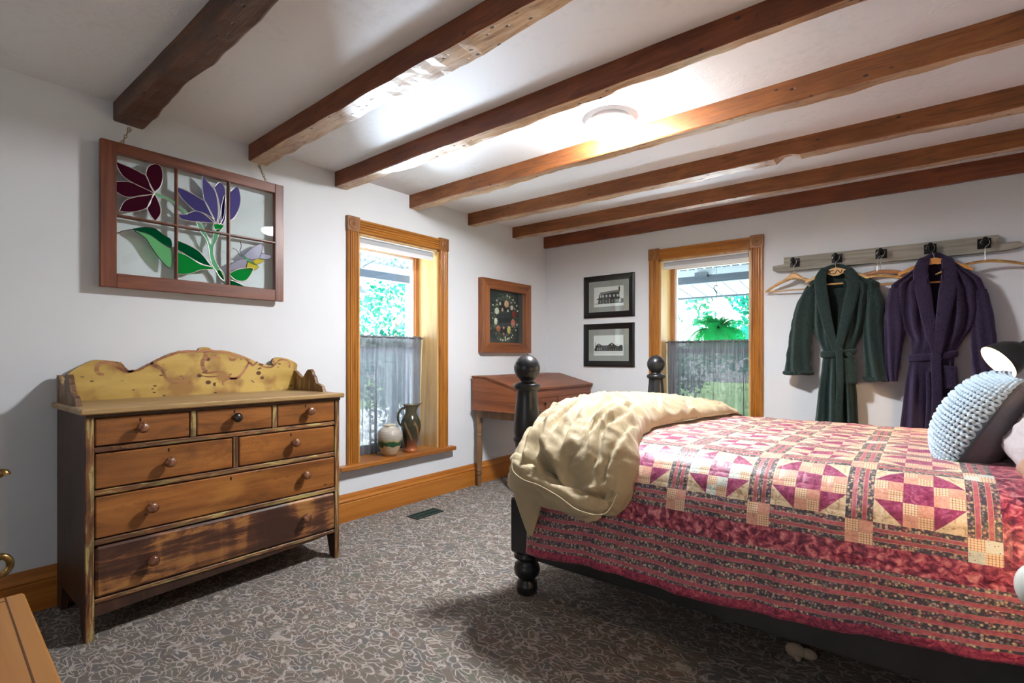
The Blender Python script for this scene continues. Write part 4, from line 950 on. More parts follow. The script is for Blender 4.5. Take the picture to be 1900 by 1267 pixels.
# ------------------------------------------------------------------ patchwork quilt
def uvc(m):
    tc = N(m, 'ShaderNodeUVMap'); return tc.outputs[0]
def uvs(m, sc_=(1,1,1)):
    mp = N(m, 'ShaderNodeMapping'); mp.inputs['Scale'].default_value = sc_; L(m, uvc(m), mp.inputs[0]); return mp.outputs[0]
def qm(name, rough=0.5):
    m = new_mat(name, (0.5,0.5,0.5), rough, 0, 0.55); b_ = bsdf(m)
    b_.inputs['Sheen Weight'].default_value = 0.25; b_.inputs['Sheen Roughness'].default_value = 0.4; return m
def qbump(m):
    u = uvc(m); s = sepxyz(m, u)
    gx = mathn(m, 'PINGPONG', mathn(m, 'ADD', s[0], 0.01853), 0.037065); gy = mathn(m, 'PINGPONG', mathn(m, 'ADD', s[1], 0.01853), 0.037065)
    seam = ramp(m, mathn(m, 'MINIMUM', gx, gy), [(0.0,(0,0,0)),(0.010,(1,1,1))])
    n = tnoise(m, uvs(m, (1,1,0)), 60, 3, 0.8)
    bump(m, mathn(m, 'ADD', n, mathn(m, 'MULTIPLY', seam, 0.8)), 0.35, 0.004)
def mott(name, stops, scale=40, dist=1.5):
    m = qm(name, 0.46); n = tnoise(m, uvs(m, (1,1,0)), scale, 4, dist, 0.6); base(m, ramp(m, n, stops)); qbump(m); return m
q_mag = mott('patch_magenta', [(0.3,(0.13,0.008,0.055)),(0.5,(0.30,0.035,0.125)),(0.7,(0.50,0.14,0.24))])
q_peach = mott('patch_peach', [(0.3,(0.58,0.26,0.19)),(0.7,(0.76,0.46,0.36))], 70)
q_cream = mott('patch_cream', [(0.34,(0.36,0.22,0.12)),(0.46,(0.68,0.55,0.37)),(0.7,(0.80,0.71,0.54))], 45)
q_border = mott('border_rose_mottled', [(0.36,(0.06,0.004,0.022)),(0.46,(0.19,0.014,0.05)),(0.54,(0.42,0.07,0.115)),(0.64,(0.66,0.26,0.27))], 42, 0.6)
q_hem = mott('hem_rose', [(0.4,(0.16,0.010,0.045)),(0.55,(0.42,0.045,0.10)),(0.75,(0.60,0.16,0.16))], 60, 1.0)
q_aqua = qm('patch_aqua'); m = q_aqua
vo = voro(m, uvs(m,(1,1,0)), 95, 'F1', 0.4); base(m, mixc(m, ramp(m, vo.outputs['Distance'], [(0.14,(1,1,1)),(0.2,(0,0,0))]), (0.60,0.66,0.60), (0.25,0.12,0.12))); qbump(m)
q_check = qm('patch_check'); m = q_check; s = sepxyz(m, uvc(m))
gx = mathn(m, 'PINGPONG', s[0], 0.0037); gy = mathn(m, 'PINGPONG', s[1], 0.0037)
la = mathn(m, 'LESS_THAN', gx, 0.0009); lb = mathn(m, 'LESS_THAN', gy, 0.0009)
c = mixc(m, mathn(m, 'MULTIPLY', mathn(m, 'ADD', la, lb), 0.5), (0.84,0.62,0.42), (0.16,0.035,0.035)); base(m, c); qbump(m)
def floral(m):
    vo = voro(m, uvs(m, (1,1,0)), 125); cr = sepxyz(m, vo.outputs['Color'])[0]
    dots = ramp(m, vo.outputs['Distance'], [(0.36,(1,1,1)),(0.62,(0,0,0))])
    dc = ramp(m, cr, [(0.0,(0.60,0.42,0.30)),(0.3,(0.34,0.10,0.14)),(0.5,(0.16,0.20,0.14)),(0.7,(0.30,0.27,0.34)),(0.85,(0.70,0.60,0.40)),(1.0,(0.26,0.10,0.12))], 'CONSTANT')
    sel = mathn(m, 'MULTIPLY', dots, 0.8)
    return mixc(m, sel, (0.055,0.045,0.068), dc)
def striped(name, axis, period, c0, bands):
    m = qm(name); s = sepxyz(m, uvc(m)); f = mathn(m, 'FRACT', mathn(m, 'DIVIDE', mathn(m, 'ADD', s[axis], c0), period))
    st_ = [(0.0,(0,0,0))]; ed = [(0.0,(0,0,0))]
    for a, c_ in bands: st_ += [(a,(1,1,1)),(c_,(0,0,0))]; ed += [(a-0.02,(1,1,1)),(a,(0,0,0)),(c_,(1,1,1)),(c_+0.02,(0,0,0))]
    rose = ramp(m, tnoise(m, uvs(m,(1,1,0)), 90, 2), [(0.3,(0.34,0.065,0.10)),(0.7,(0.48,0.13,0.165))])
    c = mixc(m, ramp(m, f, st_, 'CONSTANT'), floral(m), rose)
    c = mixc(m, ramp(m, f, ed, 'CONSTANT'), c, (0.50,0.33,0.22))
    base(m, c); qbump(m); return m
SH = 100*0.07413
q_sv = striped('sash_striped_lengthwise', 0, 0.07413, SH+0.037065, [(0.24,0.38),(0.62,0.76)])
q_sh = striped('sash_striped_crosswise', 1, 0.07413, SH+0.037065, [(0.24,0.38),(0.62,0.76)])
q_bs = striped('border_striped', 1, 0.037065, SH+0.008, [(0.50,0.86)])
QM = [q_mag, q_peach, q_cream, q_border, q_hem, q_aqua, q_check, q_sv, q_sh, q_bs]
QU = 0.037065; X0 = 2.513
tp_t = [-0.34,-0.296,-0.111,-0.037,0.0,0.037,0.10,0.16,0.22,0.2965,0.60,1.19,1.72,1.80,1.86,2.10]
tp_y = [-2.742,-2.742,-2.735,-2.727,-2.722,-2.712,-2.688,-2.645,-2.588,-2.50,-2.20,-1.60,-1.06,-0.985,-0.955,-0.95]
tp_z = [0.306,0.35,0.535,0.606,0.643,0.679,0.737,0.781,0.805,0.820,0.823,0.812,0.800,0.782,0.735,0.50]
hx, hz_ = [1.80,1.95,2.16,2.6,3.1,3.47,3.95], [0.262,0.262,0.288,0.280,0.318,0.362,0.40]
def qpos(s, t_):
    x = X0 + s
    tt = t_
    # smooth interpolation by averaging
    d = 0.02
    y = (interp(tp_t,tp_y,tt-d)+interp(tp_t,tp_y,tt)*2+interp(tp_t,tp_y,tt+d))/4
    z = (interp(tp_t,tp_z,tt-d)+interp(tp_t,tp_z,tt)*2+interp(tp_t,tp_z,tt+d))/4
    ztop = 0.679
    if z < ztop and y < -2.3:
        k = (ztop-z)/(ztop-0.306); z = ztop - k*(ztop-interp(hx,hz_,x))
        q = max(0, k)
        y += -0.006*q*math.sin(x*17+1.0) - 0.004*q*math.sin(x*37+2) - 0.018*q + 0.006*q*fbm((x*5, z*3, 8),1,3)
    if t_ < 0.4 and y < -2.3:
        y += 0.006*fbm((x*9, t_*9, 1),1,3)
    z += 0.006*fbm((x*7, t_*7, 3.3), 1, 3)*(1 if y > -2.65 else 0.4)
    # quilting puffiness
    z += 0.0025*abs(math.sin(PI*(s+QU)/(2*QU)))*abs(math.sin(PI*(t_+QU)/(2*QU)))*(1 if y > -2.66 else 0)
    y -= 0.0035*abs(math.sin(PI*(s+QU)/(2*QU)))*abs(math.sin(PI*(t_+QU)/(2*QU)))*(0 if y > -2.66 else 1)
    return (x, y, z)
i0_, i1_, j0_, j1_ = -19, 39, -9, 55; SUB = 2
rq = random.Random(3); bcol = {}
def matof(i, j, fa, fb):
    """cell indices, fractional position in the cell"""
    if j == -9: return 4
    if j < -3: return 9
    if j < -1: return 3
    if i > 24 or i < -17 or j > 48: return 3
    si, sj = (i+1) % 8, (j+1) % 8
    bi, bj = (i+1)//8, (j+1)//8
    if si < 2 and sj < 2: 
        key = (bi, bj, 'c'); k_ = bcol.setdefault(key, 1 if rq.random() < 0.8 else 5)
        return 6 if (si+sj) % 2 else k_
    if si < 2: return 7
    if sj < 2: return 8
    a, b_ = si-2, sj-2; pa, pb = a//2, b_//2
    if pa == 1 and pb == 1: return 0
    if pa != 1 and pb != 1:
        la_ = (a % 2 + fa)/2; lb_ = (b_ % 2 + fb)/2
        if pa == 2: la_ = 1-la_
        if pb == 2: lb_ = 1-lb_
        return 2 if la_+lb_ < 1 else 0
    key = (bi, bj); k_ = bcol.setdefault(key, 5 if (bi == 3 and bj == 0) or rq.random() < 0.12 else 1)
    return 6 if (a+b_) % 2 else k_
b = MB(); nx = (i1_-i0_)*SUB; ny = (j1_-j0_)*SUB; b.uv = []
for jj in range(ny+1):
    for ii in range(nx+1):
        s = (i0_+ii/SUB)*QU; t_ = (j0_+jj/SUB)*QU
        b.v.append(qpos(s, t_)); b.uv.append((s, t_))
W_ = nx+1
for jj in range(ny):
    for ii in range(nx):
        i = i0_+ii//SUB; j = j0_+jj//SUB; fa0 = (ii%SUB)/SUB; fb0 = (jj%SUB)/SUB; h = 0.5/SUB
        a_, b_, c_, d_ = jj*W_+ii, jj*W_+ii+1, (jj+1)*W_+ii+1, (jj+1)*W_+ii
        e = h*0.5
        m1 = matof(i,j,fa0+e*0.6,fb0+e*0.6); m2 = matof(i,j,fa0+2*h-e*0.6,fb0+2*h-e*0.6); m3 = matof(i,j,fa0+2*h-e*0.6,fb0+e*0.6); m4 = matof(i,j,fa0+e*0.6,fb0+2*h-e*0.6)
        if m1 == m2 == m3 == m4: b.f.append((a_,b_,c_,d_)); b.m.append(m1); b.sm.append(True)
        elif m1 != m2 and m3 != m4 or m1 != m2: b.f += [(a_,b_,d_),(b_,c_,d_)]; b.m += [m1,m2]; b.sm += [True,True]
        else: b.f += [(a_,b_,c_),(a_,c_,d_)]; b.m += [m3,m4]; b.sm += [True,True]
quilt = b.build('patchwork_quilt', QM, label='magenta and peach patchwork quilt with striped borders spread over the bed', cat='quilt')
md = quilt.modifiers.new('thick', 'SOLIDIFY'); md.thickness = 0.008; md.offset = -1

# ------------------------------------------------------------------ folded tan duvet at the foot
dv_m = new_mat('tan_cotton', (0.46,0.36,0.205), 0.62, 0, 0.35); bsdf(dv_m).inputs['Sheen Weight'].default_value = 0.2
m = dv_m; cr = tnoise(m, coord(m, (1,1,1)), 11, 5, 1.4, 0.6); bump(m, cr, 0.4, 0.012)
base(m, ramp(m, tnoise(m, coord(m), 2.5, 2), [(0.3,(0.38,0.305,0.18)),(0.7,(0.44,0.355,0.215))]))
# path over the bed: (y, z) and outward normal, plus x extents and loft
st_t = [0.0, 0.06, 0.16, 0.30, 0.45, 0.58, 0.68, 0.76, 0.83, 0.89, 0.95, 1.0]
py_ = [-0.93,-0.96,-1.10,-1.45,-1.85,-2.18,-2.40,-2.56,-2.66,-2.715,-2.74,-2.745]
pz_ = [0.74,0.795,0.822,0.828,0.835,0.835,0.83,0.81,0.755,0.68,0.60,0.53]
hh_ = [0.02,0.045,0.07,0.11,0.135,0.150,0.155,0.160,0.158,0.15,0.125,0.055]
xl_ = [1.80,1.77,1.755,1.75,1.745,1.74,1.74,1.74,1.735,1.73,1.75,1.80]
xr_ = [2.27,2.30,2.30,2.26,2.215,2.20,2.235,2.29,2.33,2.345,2.335,2.27]
CR = [ # (x0,t0,x1,t1,depth,width): tucks pulled into the roll
 (1.80,0.60,1.88,0.80,0.030,0.016),(1.88,0.80,1.93,0.93,0.045,0.022),(1.86,0.52,1.95,0.70,0.022,0.014),(1.95,0.70,1.97,0.84,0.034,0.018),(1.97,0.58,2.03,0.74,0.026,0.013),(2.03,0.74,2.02,0.90,0.022,0.014),
 (2.08,0.66,2.11,0.82,0.016,0.014),(2.14,0.62,2.16,0.86,0.018,0.012),(2.20,0.66,2.21,0.90,0.018,0.012),(2.26,0.72,2.27,0.92,0.014,0.011),(1.78,0.74,1.84,0.93,0.030,0.018),(1.76,0.40,1.86,0.58,0.016,0.018),
 (2.10,0.30,2.22,0.42,0.014,0.014),(2.00,0.22,2.20,0.27,0.014,0.012),(2.16,0.10,2.28,0.16,0.014,0.010),(2.08,0.46,2.18,0.56,0.012,0.014),(1.92,0.86,2.10,0.97,0.040,0.020),(2.10,0.97,2.30,0.93,0.030,0.018),(1.84,0.93,1.99,0.985,0.03,0.018)]
def crease(x, t_):
    v = 0.0; ty = t_*2.15
    for x0, t0, x1, t1, dp, wd in CR:
        ax_, ay_, bx_, by_ = x0, t0*2.15, x1, t1*2.15; L2 = (bx_-ax_)**2+(by_-ay_)**2
        s = ((x-ax_)*(bx_-ax_)+(ty-ay_)*(by_-ay_))/L2; sc2 = min(1,max(0,s)); dx = x-lerp(ax_,bx_,sc2) + 0.006*math.sin(ty*21+x0*30); dy_ = ty-lerp(ay_,by_,sc2)
        d2 = (dx*dx+dy_*dy_)**0.5; f = math.sin(PI*min(1,max(0.0,s)))**0.5 if 0 < s < 1 else 0
        side = dx*(by_-ay_)-dy_*(bx_-ax_)
        v += -dp*1.35*f*math.exp(-(d2/wd)**2) + dp*0.7*f*math.exp(-((d2-wd*1.9)/(wd*1.1))**2)*(1 if side > 0 else 0.45)
    return v
b = MB(); NT, NS = 300, 200; rows = []
for it in range(NT+1):
    t_ = it/NT
    sm_ = lambda arr: (interp(st_t,arr,t_-0.02)+2*interp(st_t,arr,t_)+interp(st_t,arr,t_+0.02))/4
    y, z, h, xl, xr = sm_(py_), sm_(pz_), sm_(hh_), sm_(xl_), sm_(xr_)
    y2, z2 = interp(st_t,py_,t_+0.03), interp(st_t,pz_,t_+0.03); y1_, z1_ = interp(st_t,py_,t_-0.03), interp(st_t,pz_,t_-0.03)
    d = Vector((0, y2-y1_, z2-z1_)).normalized(); n = Vector((0, d.z, -d.y))
    if n.z < 0 and n.y > 0: n = -n
    row = []
    for k in range(NS):
        a = 2*PI*k/NS
        ca, sa = math.cos(a), math.sin(a)
        xs = math.copysign(abs(ca)**0.75, ca); hs = math.copysign(abs(sa)**0.62, sa)
        x = (xl+xr)/2 + (xr-xl)/2*xs
        up = h*hs if hs > 0 else 0.012*hs
        tl = 0.0
        # roll: second crest along the middle, hollow towards the head side edge
        s = (x-xl)/(xr-xl)
        if hs > 0:
            up *= 0.90 + 0.16*math.sin(PI*min(1,max(0,s)))
            wv = 0.0
            e1 = fbm((x*4.2, t_*9.0, 0.3), 1, 4); e2 = fbm((x*9.5+t_*6, t_*15, 2.3), 1, 3)
            wv += -abs(e1)*0.034 + 0.010
            wv += -abs(e2)*0.018
            near = min(1, max(0, (t_-0.5)/0.25))
            g = math.sin((x-1.7)*34 - t_*16 + 2.2*e1)
            wv += -near*0.009*max(0, g)**2
            g2 = math.sin(t_*58 + x*14 + 3*e2)
            wv += -0.005*max(0,g2)**2*(1-near*0.4)
            wv += crease(x, t_)
            up += wv*min(1, hs*1.6)*min(1,h/0.07)
        p = Vector((x, y, z)) + n*(up+0.004)
        p.x += 0.020*fbm((t_*8, k*0.02, 7),1,3)*(1 if abs(ca) > 0.3 else 0.3)
        row.append(p)
    rows.append(row)
for r_ in rows: b.v += [tuple(p) for p in r_]
for it in range(NT):
    for k in range(NS):
        b.f.append((it*NS+k, it*NS+(k+1)%NS, (it+1)*NS+(k+1)%NS, (it+1)*NS+k)); b.m.append(0); b.sm.append(True)
for ri, flip in ((0, False), (NT, True)):
    idx = [ri*NS+k for k in range(NS)]; b.f.append(tuple(idx if flip else idx[::-1])); b.m.append(0); b.sm.append(True)
b.f = [tuple(reversed(f)) for f in b.f]
droot = thing('duvet', 'puffy tan duvet folded across the foot of the bed and hanging over its side', 'duvet', (2.0,-1.9,0.83))
b.build('main_fold', dv_m, droot)
# lower fold lying below the roll, with a piped edge
def foldroll(name, pts, ra, rb, seed, n=28, amp=0.25):
    P = catmull(pts, 8); b = MB(); N_ = len(P); vs = []
    for i, p in enumerate(P):
        q = i/(N_-1); tt = (P[min(i+1,N_-1)]-P[max(i-1,0)]).normalized(); up = Vector((0,0,1)); up = (up-tt*up.dot(tt)).normalized(); sd = tt.cross(up)
        k0 = math.sin(PI*min(1,max(0.02,min(q*4, (1-q)*4)/2+0.0)))**0.5 if q < 0.12 or q > 0.88 else 1
        for k in range(n):
            a = 2*PI*k/n; f = 1+amp*fbm((p.x*11+math.cos(a), p.z*9+math.sin(a)*1.2, seed),1,3)
            vs.append(p + up*math.sin(a)*ra*f*k0 + sd*math.cos(a)*rb*f*k0)
    b.add(vs, [(i*n+k, i*n+(k+1)%n, (i+1)*n+(k+1)%n, (i+1)*n+k) for i in range(N_-1) for k in range(n)], 0, True)
    b.add(vs[:n], [tuple(range(n))[::-1]]); b.add(vs[-n:], [tuple(range(n))])
    return b.build(name, dv_m, droot)
foldroll('lower_fold', [(1.735,-2.775,0.655),(1.80,-2.80,0.61),(1.92,-2.815,0.585),(2.05,-2.815,0.573),(2.15,-2.81,0.555),(2.23,-2.80,0.545)], 0.048, 0.040, 3.3)
foldroll('side_fold', [(1.745,-2.74,0.70),(1.80,-2.81,0.69),(1.88,-2.85,0.675),(1.98,-2.86,0.645),(2.08,-2.86,0.62),(2.18,-2.85,0.60),(2.28,-2.83,0.60)], 0.050, 0.042, 8.3, amp=0.45)
# hanging corner
b = MB(); nn = 26
for i in range(nn+1):
    q = i/nn
    L_ = onY(lerp(951,984,q**1.5) + (0 if q > 0.1 else 2), lerp(868,990,q), -2.80 - 0.02*math.sin(q*3)); R_ = onY(lerp(1012,986,q**1.3), lerp(905,992,q), -2.80 - 0.035*(1-q))
    for k in range(15):
        s = k/14; p = L_.lerp(R_, s); p.y -= 0.018*math.sin(PI*s)*(1-q*0.6) + 0.008*math.sin(s*9+q*2)*(1-q)
        b.v.append(tuple(p))
for i in range(nn):
    for k in range(14): b.f.append((i*15+k, i*15+k+1, (i+1)*15+k+1, (i+1)*15+k)); b.m.append(0); b.sm.append(True)
o = b.build('hanging_corner', dv_m, droot); md = o.modifiers.new('thick', 'SOLIDIFY'); md.thickness = 0.012
pip = catmull([(2.335,-2.86,0.66),(2.30,-2.90,0.585),(2.20,-2.925,0.585),(2.10,-2.925,0.625),(2.0,-2.925,0.655),(1.92,-2.93,0.668),(1.86,-2.925,0.70),(1.84,-2.90,0.745)], 6)
MB().tube(pip, 0.0032, 6).build('piping', dv_m, droot)

# ------------------------------------------------------------------ cushions and pillows
def cushion(c, U, V, Nn, hu, hv, tN, tB, nseg=36, pw=0.45, seed=0, wr=0.0):
    """pillow mesh: plane axes U,V, normal Nn, front loft tN, back loft tB"""
    b = MB(); c = Vector(c); vsF = []; vsB = []
    for j in range(nseg+1):
        for i in range(nseg+1):
            u = 2*i/nseg-1; v = 2*j/nseg-1
            k = max(0, (1-u**4)*(1-v**4))**pw if abs(u) < 1 and abs(v) < 1 else 0
            # corners pulled in slightly
            su = u*(1-0.07*(1-abs(v))*0 - 0.06*(1-v*v)); sv = v*(1-0.06*(1-u*u))
            e = wr*fbm((u*2.2+seed, v*2.2, seed),1,4)*k
            base_ = c + U*hu*su + V*hv*sv
            vsF.append(base_ + Nn*(tN*k+e)); vsB.append(base_ - Nn*(tB*k-e))
    return vsF, vsB
up = Vector((0,0,1)); sight = Vector((0.11,0.994,0)); rp = Vector((0.994,-0.11,0))
nrm = (-rp*0.88 + up*0.475 - sight*0.10).normalized()
ax1 = (rp*0.475 + up*0.88); ax1 = (ax1 - nrm*ax1.dot(nrm)).normalized(); ax2 = nrm.cross(ax1).normalized()
CC = Vector((3.436, -2.07, 0.950))
HU = 0.190; ns = 36
vF, vB = cushion(CC, ax1, ax2, nrm, HU, HU, 0.112, 0.11, ns, 0.5)
leather = new_mat('grey_satin_back', (0.10,0.095,0.105), 0.33, 0, 0.5); bump(leather, tnoise(leather, coord(leather), 14, 4, 0.8), 0.3, 0.01)
t = thing('knit_cushion', 'pale blue chunky knit cushion with a grey satin back leaning on the quilt', 'cushion', (CC.x,CC.y,0.83))
b = MB(); W_ = ns+1
b.add(vB, [(j*W_+i, (j+1)*W_+i, (j+1)*W_+i+1, j*W_+i+1) for j in range(ns) for i in range(ns)], 0, True)
b.build('back_cover', leather, t)
knit = new_mat('knit_yarn', (0.42,0.56,0.68), 0.85); bump(knit, tnoise(knit, coord(knit), 160, 3), 0.5, 0.003); bsdf(knit).inputs['Sheen Weight'].default_value = 0.4
kbk = new_mat('knit_ground', (0.13,0.18,0.22), 0.9)
def surfF(u, v):
    a, b_ = u*PI/2, v*PI/2; k = (max(0,math.cos(a))*max(0,math.cos(b_)))**0.75
    uu, vv_ = math.sin(a), math.sin(b_)
    return CC + ax1*HU*uu*(1-0.05*(1-vv_*vv_)) + ax2*HU*vv_*(1-0.05*(1-uu*uu)) + nrm*0.120*k
vF = [surfF(2*i/ns-1, 2*j/ns-1) - nrm*0.002 for j in range(ns+1) for i in range(ns+1)]
b = MB(); b.add([p for p in vF], [(j*W_+i, j*W_+i+1, (j+1)*W_+i+1, (j+1)*W_+i) for j in range(ns) for i in range(ns)], 0, True)
b.build('knit_ground', kbk, t)
b = MB(); rows_n, st_n = 17, 26
for r in range(rows_n):
    u = -0.95 + 1.9*r/(rows_n-1)
    for k in range(st_n):
        dv = 1.94/st_n; v0 = -0.97 + dv*k
        for sgn in (-1, 1):
            P = []
            for q in (0, 0.25, 0.5, 0.75, 1.0):
                uu = max(-0.985, min(0.985, u + sgn*(0.006+0.034*math.sin(PI*q)))); vv_ = max(-0.985, min(0.985, v0 + dv*(q*1.3-0.15)))
                e = 0.01; s0 = surfF(uu, vv_); nn_ = (surfF(min(0.995,uu+e),vv_)-surfF(max(-0.995,uu-e),vv_)).cross(surfF(uu,min(0.995,vv_+e))-surfF(uu,max(-0.995,vv_-e))).normalized()
                if nn_.dot(nrm) < 0: nn_ = -nn_
                P.append(s0 + nn_*(0.000+0.009*math.sin(PI*q)))
            b.tube(P, [0.0028,0.0058,0.0070,0.0058,0.0028], 6, cap=True)
b.build('knit_stitches', knit, t, kind='stuff')
pip = [surfF(u, v) for u, v in [(-1+2*k/20, -1) for k in range(21)] + [(1, -1+2*k/20) for k in range(1,21)] + [(1-2*k/20, 1) for k in range(1,21)] + [(-1, 1-2*k/20) for k in range(1,21)]]
MB().tube(pip, 0.0035, 6, cap=False).build('piping', leather, t)

def pillow(c, U, V, Nn, hu, hv, tN, mt_, name, label, cat, seed, wr=0.02):
    ns = 44
    vF, vB = cushion(c, U, V, Nn, hu, hv, tN, tN, ns, 0.38, seed, wr); W_ = ns+1
    b = MB(); b.add(vF, [(j*W_+i, j*W_+i+1, (j+1)*W_+i+1, (j+1)*W_+i) for j in range(ns) for i in range(ns)], 0, True)
    b.add(vB, [(j*W_+i, (j+1)*W_+i, (j+1)*W_+i+1, j*W_+i+1) for j in range(ns) for i in range(ns)], 0, True)
    return b.build(name, mt_, label=label, cat=cat)
gp_m = new_mat('grey_pillowcase', (0.44,0.40,0.42), 0.7); bump(gp_m, tnoise(gp_m, coord(gp_m), 9, 4, 1.0), 0.35, 0.02)
gp2 = new_mat('mauve_pillowcase', (0.40,0.24,0.17), 0.7); bump(gp2, tnoise(gp2, coord(gp2), 9, 4, 1.0), 0.35, 0.02)
pn = Vector((-0.86,0.0,0.51)).normalized(); pu = Vector((0.51,0,0.86)).normalized(); pv = Vector((0,1,0))
pillow((3.618,-2.15,0.968), pu, pv, pn, 0.175, 0.31, 0.095, gp_m, 'bed_pillow', 'plump grey pillow behind the knit cushion at the right edge', 'pillow', 1.0)
pillow((3.625,-2.50,0.900), Vector((0.7,0,0.7)).normalized(), pv, Vector((-0.7,0,0.7)).normalized(), 0.15, 0.22, 0.075, gp2, 'bed_pillow', 'mauve pillow lit orange at the right edge, in front of the grey pillow', 'pillow', 5.0)
# ------------------------------------------------------------------ coat rail
gw = wood('weathered_grey_wood', (0.15,0.135,0.11), (0.33,0.315,0.265), (0.46,0.445,0.39), 'x', 22, 0.75, 0.25, 0.35, 0.4)
iron = new_mat('black_iron', (0.010,0.010,0.011), 0.45, 0.6)
t = thing('coat_rail', 'weathered grey wooden coat rail with five black iron hooks', 'coat rail', (3.03,-0.02,1.89))
b = MB(); b.prism([(2.385,1.94),(3.655,1.94),(3.655,1.998),(2.385,1.998)], (0,0,0), (1,0,0), (0,0,1), (0,-0.050,0)); b.build('upper_board', gw, t)
b = MB(); b.prism([(2.303,1.905),(2.33,1.893),(2.42,1.889),(3.60,1.889),(3.70,1.893),(3.765,1.905),(3.77,1.925),(3.755,1.941),(3.66,1.944),(2.39,1.944),(2.305,1.938)], (0,0,0), (1,0,0), (0,0,1), (0,-0.054,0)); b.build('lower_board', gw, t)
hookx = []
for u, v in ((1475,489),(1553,481),(1635,473),(1726,464),(1826,454)):
    p = onY(u, v, -0.055); hx_ = p.x; hz = 1.948; hookx.append(hx_)
    o = MB().box((hx_-0.034,-0.058,hz-0.034),(hx_+0.034,-0.053,hz+0.034), bev=0.0015).build('hook_plate', iron, t)
    b = MB(); b.tube(catmull([(hx_,-0.055,hz+0.008),(hx_,-0.085,hz+0.004),(hx_,-0.105,hz-0.012),(hx_,-0.125,hz-0.010),(hx_,-0.140,hz+0.010)],5), [0.011]*8+[0.010]*13, 8)
    b.ball((hx_,-0.142,hz+0.015), 0.015, 0, 12); b.lathe([(0.024,0),(0.018,0.007),(0.0001,0.010)], (hx_,-0.057,hz), 14, 0, (0,-1,0)); b.build('hook', iron, o)
hw = {}
def hwood(k, c):
    if k not in hw: hw[k] = wood('hanger_'+k, tuple(x*0.6 for x in c), c, tuple(min(1,x*1.25) for x in c), 'x', 20, 0.35, 0.5, 0.05, 0.3)
    return hw[k]
wire = new_mat('hanger_wire', (0.62,0.62,0.60), 0.25, 1.0)
ink = new_mat('hanger_print', (0.05,0.025,0.012), 0.6)
def text_mesh(body, size, loc, rot, mt_, parent, name='lettering', ext=0.0004):
    cu = bpy.data.curves.new(name, 'FONT'); cu.body = body; cu.size = size; cu.align_x = 'CENTER'; cu.align_y = 'CENTER'; cu.extrude = ext
    to = bpy.data.objects.new(name, cu); me = bpy.data.meshes.new_from_object(to); bpy.data.objects.remove(to)
    me.transform(Matrix.Translation(Vector(loc)-wloc(parent)) @ rot.to_4x4()); me.materials.append(mt_)
    o = bpy.data.objects.new(name, me); COL.objects.link(o); o.parent = parent; o['_w'] = parent['_w']; return o
FAC = Matrix.Rotation(PI/2, 3, 'X')
def hanger(i, y, ztop, hw_, drop, col, label, hump=0.0, bar=False, thick=0.016, wd=0.012, ang=0.0, name='coat_hanger', hook_y=None, xoff=0.0, text=None, bar_drop=0.02):
    xh = hookx[i]; xc = xh + xoff; zh = 1.952
    t = thing(name, label, 'hanger', (xc, y, ztop-drop), 'wooden hangers on the coat rail')
    hy = -0.118 if hook_y is None else hook_y
    P = []
    n = 24; ca, sa = math.cos(ang), math.sin(ang)
    for k in range(n+1):
        s = -1+2*k/n; a = abs(s)
        z = ztop - thick/2 - drop*(a**1.7) + (hump*math.exp(-(s*5.5)**2) if hump else 0)
        P.append(Vector((xc + hw_*s*ca, y + 0.035*a*a + hw_*s*sa, z)))
    b = MB(); b.tube(P, [thick*0.9*(0.6+0.4*(1-abs(-1+2*k/n)**4)) + (hump*0.55*math.exp(-((-1+2*k/n)*5.5)**2) if hump else 0) for k in range(n+1)], 8, flat=[wd*(0.75+0.25*abs(-1+2*k/n)) for k in range(n+1)], up=(0,0,1))
    o = b.build('shoulder_bow', hwood(col[0], col[1]), t)
    zt = ztop + (hump*1.3 if hump else 0) 
    wp_ = [(xc,y,zt-0.012),(xc,y,zt+0.015),(lerp(xc,xh,0.3),lerp(y,hy,0.4),zh-0.045),(xh+0.018,hy,zh-0.022),(xh+0.021,hy,zh+0.000),(xh+0.010,hy,zh+0.013),(xh-0.008,hy,zh+0.013),(xh-0.020,hy,zh+0.002),(xh-0.023,hy,zh-0.012)]
    MB().tube(catmull(wp_, 6), 0.0021, 6).build('wire_hook', wire, t)
    if bar:
        zb = ztop-drop-bar_drop+0.012
        MB().tube([(xc-hw_*0.93*ca, y+0.032-hw_*0.93*sa, zb),(xc+hw_*0.93*ca, y+0.032+hw_*0.93*sa, zb)], 0.0055, 8).build('trouser_bar', hwood(col[0], col[1]), t)
    if text:
        zc_ = lambda xx: ztop - thick/2 - drop*(abs((xx-xc)/hw_)**1.7) - text[3] + 0.003; yc_ = lambda xx: y + 0.035*((xx-xc)/hw_)**2 + sa*(xx-xc) - wd - 0.0008
        if text[0]:
            n_ = len(text[0])
            for q, chh in enumerate(text[0]):
                if chh == ' ': continue
                xx = xc + text[2] + text[4]*(-1+2*(q+0.5)/n_)
                text_mesh(chh, text[1], (xx, yc_(xx), zc_(xx)), FAC, ink, o)
        else:
            mk = MB(); rr = random.Random(i+3); xx = xc+text[2]-text[4]
            while xx < xc+text[2]+text[4]:
                wl = 0.003+rr.random()*0.010; mk.box((xx, yc_(xx)-0.0004, zc_(xx)-text[1]*0.3*rr.random()), (xx+wl, yc_(xx)+0.0012, zc_(xx)+text[1]*(0.2+0.4*rr.random()))); xx += wl+0.004+rr.random()*0.006
            mk.build('worn_print', ink, o)
    return t
YEL = ('yellow', (0.58,0.33,0.10)); RED = ('reddish', (0.42,0.19,0.085)); ORA = ('orange', (0.62,0.28,0.06)); TAN = ('tan', (0.60,0.36,0.14))
